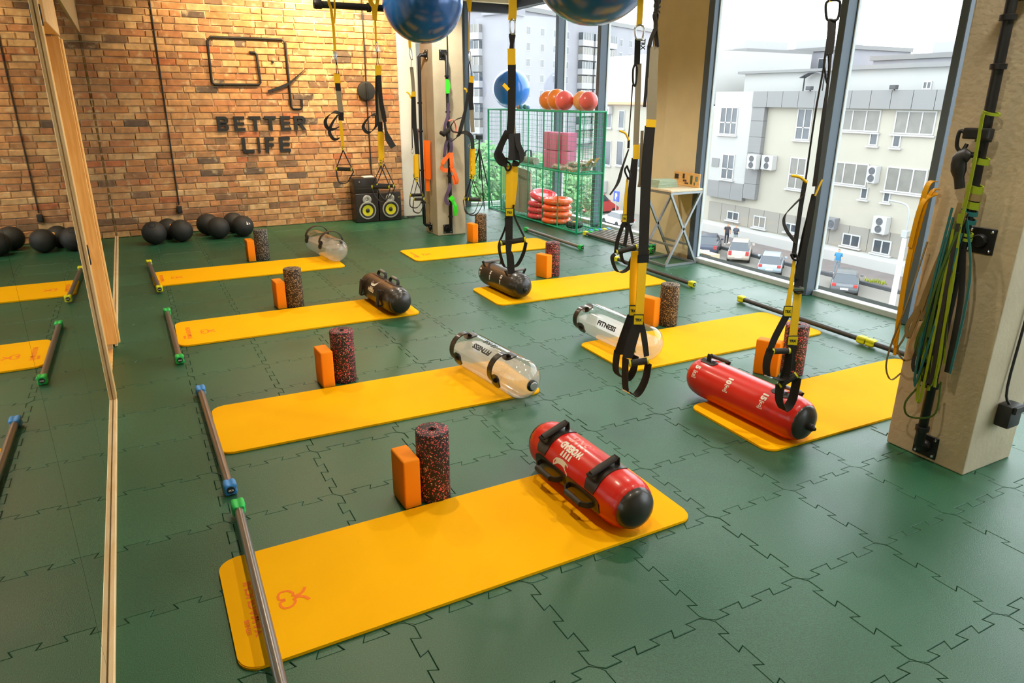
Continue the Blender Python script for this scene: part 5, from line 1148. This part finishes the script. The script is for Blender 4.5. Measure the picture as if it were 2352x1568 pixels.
def wrapring(z,m,w,label):
    pts=[(3.13+.030*math.cos(a),1.712+.030*math.sin(a),z+.006*math.sin(a)) for a in (2*PI*k/14 for k in range(14))]
    p0=Vector((3.13,1.712,z)); bm=B(); ribbon(bm,[Vector(p)-p0 for p in pts],w,.006,(0,0,1),True); o=obj('band_wrap',bm,m,loc=p0,smooth=50); tag(o,label,'band',g2)
for z,m,w,lab in ((1.602,GNB,.012,'topmost green band wrap on the near column pipe'),(1.415,GNB,.025,'green band wrap under the black handle'),(1.30,GNB,.03,'wide green band wrap in the middle of the pipe'),(1.27,TNB,.03,'tan band wrap between two green wraps'),(1.235,GNB,.03,'lower wide green band wrap on the pipe'),(1.20,TLB,.018,'upper teal band wrap on the pipe'),(1.165,TLB,.018,'lower teal band wrap on the pipe'),(1.11,GNB,.012,'thin green band wrap above the bracket'),(1.09,GNB,.012,'thin green band wrap level with the bracket')): wrapring(z,m,w,lab)
t=thing('resistance_grip','black plastic band handle hanging high on the near column pipe','handle',(3.09,1.735,1.40),0,g2); bm=B(); tube(bm,smoothpath([(0,-.03,.04),(-.02,.03,.02),(-.01,.01,-.1)],5),[.012]*3+[.03]*5+[.02]*3,10); obj('shell',bm,BLK,t,smooth=40)
t=thing('band_clamp','dark clamp with a hook high on the near column pipe','clamp',(3.10,1.725,1.50),0,g2); obj('jaw',bx(-.025,.02,-.05,.055,0,.045,.008,2),BLACK,t); bm=B(); tube(bm,smoothpath([(0,.05,.02),(-.01,.075,.03),(-.01,.075,-.03),(-.01,.05,-.05),(0,.04,-.02)],4),.008,8); obj('hook',bm,BLACK,t,smooth=40)
t=thing('wall_socket','black socket box with cable on the near column','socket',(3.40,1.52,.285)); obj('housing',bx(-.05,.05,-.06,.005,-.055,.055,.012,2),BLK,t,smooth=40); obj('cover',bx(-.04,.052,-.072,-.058,.02,.056,.004,1),RUBB,t)
cable('socket_cable',[(3.38,1.49,.34),(3.37,1.512,.42),(3.385,1.515,.8),(3.40,1.517,1.6),(3.40,1.517,ZC-.006)],.006,'thin black cable running up the near column from its socket')
cable('column_cable',[(3.505,8.19,.02),(3.505,8.19,.6),(3.503,8.19,1.5),(3.50,8.19,2.3),(3.495,8.19,ZC-.004)],.008,'thin dark cable running up the front of the far column')
# ================================================================ the street outside
ZG=-9.5; FX=45.3
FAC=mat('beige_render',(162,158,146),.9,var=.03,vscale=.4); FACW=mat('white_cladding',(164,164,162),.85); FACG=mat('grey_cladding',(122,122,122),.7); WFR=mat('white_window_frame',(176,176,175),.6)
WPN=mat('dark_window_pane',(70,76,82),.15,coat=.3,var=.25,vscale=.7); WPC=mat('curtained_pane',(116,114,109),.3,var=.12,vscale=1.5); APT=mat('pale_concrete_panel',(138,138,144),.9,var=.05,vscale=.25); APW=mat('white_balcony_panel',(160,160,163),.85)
ASP=mat('pale_asphalt',(126,122,115),.9,var=.06,vscale=.3); PAV=mat('brown_paving',(112,104,102),.95,var=.08,vscale=1.2,bump=.3,bscale=6); LEDG=mat('white_ledge',(172,171,168),.8); KERB=mat('dark_kerb',(74,76,80),.9)
tag(obj('street',bx(5.9,160,-60,230,ZG-.5,ZG),ASP),'pale asphalt street and parking below the windows','street',kind='structure')
tag(obj('pavement',bx(40.4,43.9,-20,50,ZG,ZG+.16,.02,1),PAV),'brown paved footway along the office building','pavement',kind='structure')
tag(obj('kerb',bx(40.15,40.4,-20,50,ZG,ZG+.22,.02,1),KERB),'dark kerb between the cars and the footway','kerb',kind='structure')
tag(obj('ledge',bx(43.9,FX,-20,50,ZG,ZG+.9,.03,1),LEDG),'long white ledge at the foot of the office building','ledge',kind='structure')
for k,(x,y) in enumerate(((40.9,27.2),(40.9,22.0))):
    t=thing('grass_tuft',('yellow green grass tuft on the footway beside the blue shirt','yellow green grass tuft on the footway near the lamp post')[k],'grass',(x,y,ZG+.16)); bm=B(); rn=random.Random(k)
    for i in range(90):
        a=rn.uniform(0,6.28); d=rn.uniform(0,.8); p=Vector((d*math.cos(a)*.5,d*math.sin(a),0)); q=Vector((rn.uniform(-.1,.1),rn.uniform(-.1,.1),rn.uniform(.12,.3)))
        w=Vector((.04*math.cos(a),.04*math.sin(a),0)); bm.faces.new([bm.verts.new(v) for v in (p-w,p+w,p+q)])
    o=obj('blades',bm,mat('yellow_grass',(150,160,40),.8),t); o['kind']='stuff'
of=thing('office_building','beige three-storey office building across the street with white windows','building',(FX,38,ZG)); oo=Vector((FX,38,ZG))
def ob(nm,x0,x1,y0,y1,z0,z1,m,par=of,o_=oo,bev=0): 
    bm=bx(x0,x1,y0,y1,z0,z1,bev,1); bmesh.ops.translate(bm,verts=bm.verts,vec=-o_); return obj(nm,bm,m,par)
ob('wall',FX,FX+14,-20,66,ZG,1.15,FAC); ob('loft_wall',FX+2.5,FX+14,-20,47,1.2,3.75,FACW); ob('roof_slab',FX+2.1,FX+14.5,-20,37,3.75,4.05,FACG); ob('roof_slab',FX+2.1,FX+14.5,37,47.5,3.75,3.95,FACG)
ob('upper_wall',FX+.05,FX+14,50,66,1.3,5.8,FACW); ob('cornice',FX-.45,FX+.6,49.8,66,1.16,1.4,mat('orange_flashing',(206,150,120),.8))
y=-20.0
while y<43: ob('cornice_panel',FX-.5,FX+2.6,y+.02,y+1.48,1.12,2.3,FACG); y+=1.5
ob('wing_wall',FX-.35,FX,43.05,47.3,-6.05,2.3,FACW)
for z in range(6): ob('cladding_panel',FX-.42,FX,41.7,43.0,-6.12+z*1.24,-6.14+(z+1)*1.24,FACG)
for k in range(3): ob('cladding_panel',FX-.42,FX,43.05+k*1.4,43.03+(k+1)*1.4,-6.4,-5.0,FACG)
y=28.0
while y<47: ob('plinth_panel',FX-.06,FX,y+.02,y+1.58,-8.5,-6.9,mat('plinth_panel',(136,132,124),.85)); y+=1.6
def win(par,o_,y0,y1,z0,z1,n,tr=None,sill=True,x=FX,pm=WPC):
    bm=B(); f=.09
    def b(a,c,d,e,dx=.0): box(bm,x-.07-dx,x+.02,a,c,d,e)
    b(y0,y1,z1-f,z1); b(y0,y1,z0,z0+f); b(y0,y0+f,z0+f,z1-f); b(y1-f,y1,z0+f,z1-f)
    if tr: b(y0+f,y1-f,tr-f/2,tr+f/2)
    for k in range(1,n): c=y0+(y1-y0)*k/n; b(c-f/2,c+f/2,z0+f,z1-f)
    if sill: b(y0-.15,y1+.15,z0-.12,z0-.02,.12)
    bmesh.ops.translate(bm,verts=bm.verts,vec=-o_); w=obj('window',bm,WFR,par)
    for k in range(n):
        a=y0+(y1-y0)*k/n; c=y0+(y1-y0)*(k+1)/n
        for d,e in (((z0,tr),(tr,z1)) if tr else ((z0,z1),)):
            bm=B(); box(bm,x-.035,x-.005,a+f/2,c-f/2,d+f/2,e-f/2); bmesh.ops.translate(bm,verts=bm.verts,vec=-o_); obj('pane',bm,pm,w)
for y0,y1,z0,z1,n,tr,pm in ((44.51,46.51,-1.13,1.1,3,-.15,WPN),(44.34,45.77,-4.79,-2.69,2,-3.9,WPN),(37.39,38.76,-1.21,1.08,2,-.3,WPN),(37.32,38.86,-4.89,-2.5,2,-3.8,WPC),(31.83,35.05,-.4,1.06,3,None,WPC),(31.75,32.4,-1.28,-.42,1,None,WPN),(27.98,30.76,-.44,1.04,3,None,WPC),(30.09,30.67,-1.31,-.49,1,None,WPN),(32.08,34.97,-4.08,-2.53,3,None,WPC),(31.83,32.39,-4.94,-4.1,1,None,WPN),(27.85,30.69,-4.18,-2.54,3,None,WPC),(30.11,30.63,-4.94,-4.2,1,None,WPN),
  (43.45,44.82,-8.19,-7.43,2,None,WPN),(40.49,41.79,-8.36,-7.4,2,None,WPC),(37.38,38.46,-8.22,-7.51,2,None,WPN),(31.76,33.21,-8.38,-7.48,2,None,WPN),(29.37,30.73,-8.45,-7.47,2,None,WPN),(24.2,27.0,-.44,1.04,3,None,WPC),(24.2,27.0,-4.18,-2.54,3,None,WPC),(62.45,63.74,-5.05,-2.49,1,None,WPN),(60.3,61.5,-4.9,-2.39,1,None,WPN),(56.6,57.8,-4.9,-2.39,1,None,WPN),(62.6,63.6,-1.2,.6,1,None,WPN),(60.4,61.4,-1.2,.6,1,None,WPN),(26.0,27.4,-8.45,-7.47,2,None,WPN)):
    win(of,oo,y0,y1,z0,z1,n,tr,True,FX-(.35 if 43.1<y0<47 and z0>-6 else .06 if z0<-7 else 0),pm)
win(of,oo,30.28,30.92,2.35,2.9,2,None,False,FX+2.5,WPN)
for y0,y1,z0,z1 in ((46.13,47.0,-3.85,-3.13),(46.3,47.2,-5.8,-5.13)): ob('vent_grille',FX-.40,FX-.34,y0,y1,z0,z1,FACG)
def ac(y0,y1,z0,z1,label,x=FX,two=True,dark=False):
    t=thing('air_conditioner',label,'air conditioner',(x,(y0+y1)/2,z0),0,'air conditioners on the office wall'); h=z1-z0; w=(y1-y0)/2
    obj('casing',bx(-.55,-.02,-w,w,0,h,.03,2),mat('ac_grey',(120,120,124),.6) if dark else WFR,t)
    cs=((0,.28*h),(0,.72*h)) if two and h>.9 else ((-.45*w,.5*h),(.45*w,.5*h)) if two else ((-.25*w,.5*h),)
    rr=.21*h if two and h>.9 else .34*h
    for cy,cz in cs:
        bm=B(); lathe(bm,[(0,-.57),(rr*.35,-.575),(rr*.4,-.56),(rr*.8,-.56),(rr*.85,-.585),(rr,-.58),(rr,-.55)],20,Matrix.Translation((0,cy,cz)),'x'); obj('fan_grille',bm,mat('fan_dark',(84,86,90),.6),t,smooth=40)
    for s in (-1,1): obj('bracket',bx(-.5,-.0,s*w*.7-.03,s*w*.7+.03,-.06,0),WFR,t)
ac(41.47,42.44,-3.64,-2.51,'left one of the two adjoining white air conditioners',FX-.42); ac(40.17,41.31,-3.62,-2.51,'right one of the two adjoining white air conditioners'); ac(31.15,31.75,-3.72,-2.59,'white air conditioner overlapping the middle office window'); ac(33.73,34.86,-7.32,-6.51,'dark grey air conditioner low on the office wall',dark=True); ac(29.74,30.75,-7.04,-5.86,'white air conditioner beside the lamp post'); ac(62.5,63.7,.2,.95,'white air conditioner seen just right of the wire cage',two=False); ac(62.9,63.7,-7.91,-6.68,'white air conditioner low beside the parking sign')
for yy,lab in ((37.5,'small floodlight on the cornice left of the window post'),(30.85,'small floodlight on the cornice below the loft window')):
    t=thing('floodlight',lab,'lamp',(FX-.5,yy,2.32),0,'floodlights on the office cornice'); obj('head',bx(-.3,.05,-.22,.22,.02,.3,.04,2),mat('dark_lamp',(60,62,66),.5),t); bm=B(); tube(bm,[(0,0,-.02),(-.1,0,.06)],.04,8); obj('arm',bm,BLK,t)
t=thing('roof_canopy','dark broken canopy frame on the office roof','canopy',(FX+2.0,39.4,2.3)); 
for y in (-.9,.9): bm=B(); tube(bm,[(0,y,0),(0,y,1.2)],.05,6); obj('post',bm,BLK,t)
bm=B(); ribbon(bm,smoothpath([(0,-1.0,1.1),(0,-.5,1.35),(0,.3,1.35),(0,1.1,1.0)],4),.7,.05,(1,0,0)); obj('sheet',bm,mat('dark_sheet',(92,94,100),.7),t)
# ---- far blocks
def farblock(x,y0,y1,zt,label,d=12):
    t=thing('apartment_block',label,'building',(x,(y0+y1)/2,ZG)); w=(y1-y0)/2; h=zt-ZG
    obj('wall',bx(0,d,-w,w,0,h),APT,t); obj('roof_edge',bx(-.3,d,-w-.3,w+.3,h,h+.5),FACG,t); obj('roof_house',bx(2,d-2,-w*.3,w*.25,h+.5,h+1.7),APW,t)
    n=int(2*w/3)
    for k in range(n):
        for z in (h-2.4,h-5.3): 
            f=obj('window',bx(-.08,.05,-w+3*k+.9,-w+3*k+2.3,z,z+1.5),WFR,t); obj('pane',bx(-.1,-.082,-w+3*k+1.0,-w+3*k+2.2,z+.1,z+1.4),WPN,f)
farblock(72,71,78,7.4,'pale block seen above the left end of the office roof'); farblock(86,66,84,8.0,'long pale block with a roof house above the office cornice'); farblock(78,42,57,6.0,'pale block with a flat roof house above the right part of the office roof')
# ---- tall apartment house with a corner towards us
CR=Vector((68.3,130.1,ZG)); dR=Vector((.905,.426,0)); dL=Vector((-.426,.905,0)); AZ=math.atan2(dR.y,dR.x); HB=27.6
ap_=thing('apartment_tower','tall pale panel apartment house with balconies behind the cage windows','building',CR,AZ)
obj('wall',bx(0,84,0,40,0,HB),APT,ap_); obj('roof_edge',bx(-.4,84.4,-.4,40,HB,HB+.9),FACG,ap_); obj('stair_tower',bx(-.6,5.2,-.5,6,HB-1,HB+2.6),APT,ap_)
wme=None
def aw(x,z,w=1.5,h=1.6,par=ap_,pm=WPN):
    f=obj('window',bx(-w/2,w/2,-.06,.05,0,h),WFR,par,(x,0,z)); 
    for a,b in ((-w/2+.12,-.06),(.06,w/2-.12)): obj('pane',bx(a,b,-.1,-.062,.12,h-.12),pm,f)
zrow=[23.4-3*k for k in range(8)]
BALC=[x for x in (28.5,34.0,39.5)]
for k in range(8):
    z=zrow[k]
    for x in (7.0,12.0,16.8,21.5,46,51,56,61,66,71,76,81):
        if k<6 or x>40: aw(x,z)
    for x in BALC:
        b=obj('balcony',bx(-2.3,2.3,-1.3,0,-1.0,.25,.05,1),APW,ap_,(x,0,z)); obj('glazing',bx(-2.2,2.2,-1.2,-.05,.25,1.75),WPC if k%2 else WPN,b)
        for q in range(5): obj('glazing_bar',bx(-2.25+q*1.1,-2.15+q*1.1,-1.27,-1.19,.25,1.75),WFR,b)
    # left face (x = 0 plane, facing -x)
    for y,w in ((7.5,2.6),(16,6.5),(29,5.5)):
        b=obj('balcony',bx(-1.3,0,-w/2,w/2,-1.1,.2,.05,1),APW if (k+int(y))%3 else FACG,ap_,(0,y,z)); obj('glazing',bx(-1.2,-.05,-w/2+.1,w/2-.1,.2,1.7),WPC if (k+int(y))%2 else WPN,b)
        for q in range(int(w)+1): obj('glazing_bar',bx(-1.28,-1.19,-w/2+q*(w-.1)/int(w),-w/2+.1+q*(w-.1)/int(w),.2,1.7),WFR,b)
    f=obj('window',bx(-.06,.05,-.9,.9,0,1.6),WFR,ap_,(0,10.6,z)); obj('pane',bx(-.1,-.062,-.75,.75,.12,1.48),WPN,f)
# ---- trees
def tree(x,y,h,r,label,seed,c=(96,142,84)):
    rn=random.Random(seed); t=thing('street_tree',label,'tree',(x,y,ZG),0,'green trees beyond the end window'); bm=B(); tube(bm,[(0,0,0),(.1,0,h*.35),(0,.1,h*.7)],[.25,.18,.08],8); obj('trunk',bm,mat('bark',(84,70,56),.9),t,smooth=50)
    bm=B()
    for i in range(2600):
        v=Vector((rn.gauss(0,1),rn.gauss(0,1),rn.gauss(0,1))).normalized()*(rn.random()**.4); lump=1+.25*math.sin(v.x*5+seed)*math.cos(v.y*4); p=Vector((v.x*r*lump,v.y*r*lump,h*.66+v.z*h*.36))
        a=Vector((rn.uniform(-1,1),rn.uniform(-1,1),rn.uniform(-1,1))).normalized()*.22; b=a.orthogonal().normalized()*.12
        bm.faces.new([bm.verts.new(q) for q in (p-a,p+b,p+a,p-b)])
    o=obj('foliage',bm,mat('leaf_%d'%c[1],c,.7,var=.3,vscale=1.0),t); o['kind']='stuff'
tree(19.5,41,8.6,2.6,'green tree seen left of the tripod',1); tree(24.6,42.5,7.6,2.6,'green tree behind the blue ball end of the cage',2,(108,150,96)); tree(29,46,6.6,2.6,'lower green tree behind the middle of the cage',3,(120,156,110)); tree(14.6,36,7.5,2.2,'green tree just right of the far column',4,(88,136,78))
# ---- cars
def car(x,y,az,c,label,tall=1.0,long_=1.0):
    t=thing('parked_car',label,'car',(x,y,ZG),PI/2-az,'cars parked below the windows'); P=mat('car_%d_%d_%d'%c,c,.3,coat=.6,metal=.3); L=4.3*long_; w=.88   # local +x = forward
    bm=B(); prof=[(-L/2,.42),(-L/2-.05,.62),(-L/2+.02,.92*tall),(L*.20,.98*tall),(L/2-.25,.80),(L/2,.62),(L/2,.38),(L/2-.2,.28),(-L/2+.2,.28)]
    A=[[bm.verts.new((px,s*w*(1 if pz<.9 else .97),pz)) for px,pz in prof] for s in (-1,1)]; n=len(prof)
    for k in range(n): bm.faces.new((A[0][k],A[0][(k+1)%n],A[1][(k+1)%n],A[1][k]))
    bm.faces.new(A[0]); bm.faces.new(A[1][::-1]); bmesh.ops.bevel(bm,geom=bm.edges[:],offset=.05,segments=2,affect='EDGES'); body=obj('body',bm,P,t,smooth=50)
    zt=1.48*tall; g=[(-L/2+.12,.93*tall),(-L/2+.62,zt),(L*.05,zt),(L*.24,.96*tall)]
    bm=B(); A=[[bm.verts.new((px,s*(w*.93 if pz<1.2 else w*.70),pz)) for px,pz in g] for s in (-1,1)]
    for k in range(4): bm.faces.new((A[0][k],A[0][(k+1)%4],A[1][(k+1)%4],A[1][k]))
    bm.faces.new(A[0]); bm.faces.new(A[1][::-1]); obj('cabin_glass',bm,mat('car_glass',(58,66,74),.1,coat=.5),t)
    obj('roof',bx(-L/2+.60,L*.06,-w*.72,w*.72,zt-.02,zt+.05,.03,2),P,t,smooth=50)
    for s in (-1,1):
        obj('tail_light',bx(-L/2-.07,-L/2+.06,s*w*.78-.14,s*w*.78+.14,.70,.92*tall,.03,2),mat('tail_red',(170,56,54),.3,coat=.3),t)
        obj('door_mirror',bx(L*.12,L*.16,s*(w+.14)-.1,s*(w+.14)+.1,.95*tall,1.1*tall,.02,1),P,t)
        for px in (-L*.32,L*.32):
            bm=B(); lathe(bm,[(.16,-.1),(.30,-.11),(.32,-.06),(.32,.06),(.30,.11),(.16,.1)],20,Matrix.Translation((px,s*(w-.06),.32)),'y'); obj('wheel',bm,RUBB,t,smooth=40)
    obj('number_plate',bx(-L/2-.075,-L/2-.04,-.26,.26,.5,.62),WHITE,t); t.scale=(.86,.86,.86)
car(38.5,39.7,.86,(70,78,96),'dark blue car parked farthest along the kerb',1.12); car(38.9,36.9,.86,(206,196,184),'beige off-road car parked in the middle of the row',1.16); car(38.0,33.1,.9,(168,184,196),'pale blue estate car parked beside the window post',1.0); car(38.1,27.3,.95,(112,116,122),'grey hatchback parked alone with red tail lights',1.0); car(39.5,53.0,.1,(230,232,234),'white car parked under the far window',1.0)
car(42.2,59.8,1.5,(186,60,60),'red van parked beside the blue parking sign',1.5,1.1)
# ---- lamp post and parking sign
POST=mat('pale_post',(214,214,212),.6)
t=thing('street_lamp','pale street lamp post with a bent arm outside the right window','lamp post',(36.6,23.1,ZG)); bm=B(); tube(bm,[(0,0,0),(0,0,4.4)],[.17,.11],12); obj('post',bm,POST,t,smooth=50); bm=B(); tube(bm,smoothpath([(0,0,4.4),(0,0,5.3),(0,.15,5.75),(0,.5,5.9),(0,1.3,5.95)],4),.05,8); obj('arm',bm,mat('grey_pipe',(150,154,156),.5),t,smooth=50); obj('clamp',bx(-.16,.16,-.16,.16,4.1,4.5,.03,1),STEEL,t); bm=B(); tube(bm,[(0,.0,4.2),(0,-1.6,4.0)],.012,6); obj('wire',bm,BLK,t)
t=thing('parking_sign','blue and white parking sign beside the white car','sign',(41.5,56.0,ZG)); bm=B(); tube(bm,[(0,0,0),(0,0,2.6)],.05,8); obj('post',bm,STEEL,t); obj('plate',bx(-.04,.04,-.45,.45,1.7,2.7,.02,1),mat('sign_blue',(60,84,190),.5),t)
p=fit(text_bm('P',.2,0,.01),.34,.6); mm=Matrix.Rotation(-PI/2,4,'Z')@Matrix.Rotation(PI/2,4,'X'); p.transform(Matrix.Translation((-.045,0,2.2))@mm); obj('lettering_print',p,WHITE,t)
# ---- people on the footway
SKIN=mat('skin',(206,160,130),.6); HAIR=mat('dark_hair',(60,44,34),.8)
def person(x,y,az,top,pants,pose,label,h=1.72):
    me=bpy.data.meshes.new('person'); V=[(0,0,.95),(0,0,1.15),(0,0,1.38),(0,0,1.50),(0,.02,1.60),(0,.03,1.70)]; E_=[(0,1),(1,2),(2,3),(3,4),(4,5)]; Rr=[.15,.14,.15,.055,.09,.075]
    def add(par,p,r): V.append(p); E_.append((par,len(V)-1)); Rr.append(r); return len(V)-1
    for s in (-1,1):
        k=add(2,(s*.19,0,1.40),.065); e=add(k,(s*.25,pose[0],1.14),.048); hnd=add(e,(s*pose[2],pose[1],pose[3]),.036); add(hnd,(s*pose[2],pose[1]+.06,pose[3]-.03),.03)
        k=add(0,(s*.10,0,.86),.10); kn=add(k,(s*.11,.03*s,.48),.07); an=add(kn,(s*.11,-.02+.05*s,.09),.05); add(an,(s*.12,.14+.05*s,.045),.04)
    me.from_pydata(V,E_,[]); o=bpy.data.objects.new('tmp',me); COL.objects.link(o)
    m=o.modifiers.new('s','SKIN'); 
    for i,sv in enumerate(me.skin_vertices[0].data): sv.radius=(Rr[i],Rr[i]*.85); sv.use_root=(i==0)
    u=o.modifiers.new('u','SUBSURF'); u.levels=2
    dg=bpy.context.evaluated_depsgraph_get(); nm=bpy.data.meshes.new_from_object(o.evaluated_get(dg)); bpy.data.objects.remove(o)
    nm.materials.clear()
    for mm in (SKIN,mat('shirt_%d_%d_%d'%top,top,.8),mat('trousers_%d_%d_%d'%pants[0],pants[0],.8),HAIR,mat('shoe',(222,220,216),.7)): nm.materials.append(mm)
    for f in nm.polygons:
        c=f.center; f.use_smooth=True; z=c.z
        f.material_index=3 if z>1.66 or (z>1.56 and c.y<-.02) else 0 if z>1.46 else 4 if z<.10 else (2 if z<.95 and abs(c.x)<.24 and z>pants[1] else 0 if z<.95 else (0 if abs(c.x)>.215 and z<1.2 else 1))
    nm.name='body'; R=thing('person',label,'person',(x,y,ZG+.16),az,'people on the footway'); b=bpy.data.objects.new('body',nm); COL.objects.link(b); b.parent=R; b.scale=(h/1.72,)*3; return R
person(41.3,40.75,2.6,(56,54,58),((44,46,54),.08),(.02,.05,.25,.92),'person in dark clothes standing on the left of the pair'); person(41.4,39.9,1.9,(70,74,84),((150,160,156),.45),(.04,.26,.12,1.12),'person in light shorts with folded arms, right of the pair'); person(40.6,29.9,2.0,(44,120,160),((120,130,140),.08),(.03,.1,.2,.9),'person in a blue shirt walking beside the window post')
# ================================================================ ceiling spotlights
LAMPB=mat('lamp_body',(30,30,32),.5); LENS=mat('lamp_lens',(255,236,200),.3,emit=(255,226,176),em=6)
def spot(x,y,tx,ty,tz,power,label,ang=110,col=(1,.84,.62),blend=.45):
    p=Vector((x,y,ZC-.12)); d=(Vector((tx,ty,tz))-p).normalized(); R=thing('ceiling_spotlight',label,'lamp',(x,y,ZC-.12),0,'ceiling spotlights')
    q=d.to_track_quat('Z','Y').to_matrix().to_4x4()
    bm=B(); tube(bm,[(0,0,.02),(0,0,.12)],.01,8); obj('stem',bm,LAMPB,R); bm=B(); lathe(bm,[(0,-.06),(.035,-.058),(.042,-.05),(.046,.06),(.04,.06),(.038,.045)],24,q); obj('housing',bm,LAMPB,R,smooth=40)
    bm=B(); lathe(bm,[(0,.046),(.038,.046)],24,q); obj('lens',bm,LENS,R)
    L=bpy.data.lights.new('spot_light','SPOT'); L.energy=power; L.color=col; L.spot_size=math.radians(ang); L.spot_blend=blend; L.shadow_soft_size=.05
    o=bpy.data.objects.new('spot_light',L); COL.objects.link(o); o.parent=R; o.location=d*.075; o.rotation_euler=d.to_track_quat('-Z','Y').to_euler()
    return R
n=0
for (x,tag_) in ((1.05,'mirror-side'),(3.05,'window-side')):
    for y,yn in ((1.2,'over the foreground mats'),(3.3,'over the second mats'),(5.4,'over the third mats'),(7.5,'over the farthest mats')):
        spot(x,y,x,y+.2,0,PWR*(1.7 if x>2 and y>7 else (.9 if x<2 else 1.2) if y<2 else .92 if x<2 else 1),'%s ceiling spotlight %s'%(tag_,yn),140,(1,.84,.62) if x<2 else (1,.92,.8))
spot(2.28,9.05,2.30,9.9,2.35,WPW*1.15,'ceiling spotlight washing the bricks above the logo',120,(1,.76,.42)); spot(3.2,9.1,3.2,9.9,2.1,WPW*.45,'ceiling spotlight washing the bricks above the loudspeakers',115,(1,.78,.46)); spot(1.1,9.0,1.1,9.9,2.0,WPW*.40,'ceiling spotlight washing the bricks left of the logo',115,(1,.78,.46))
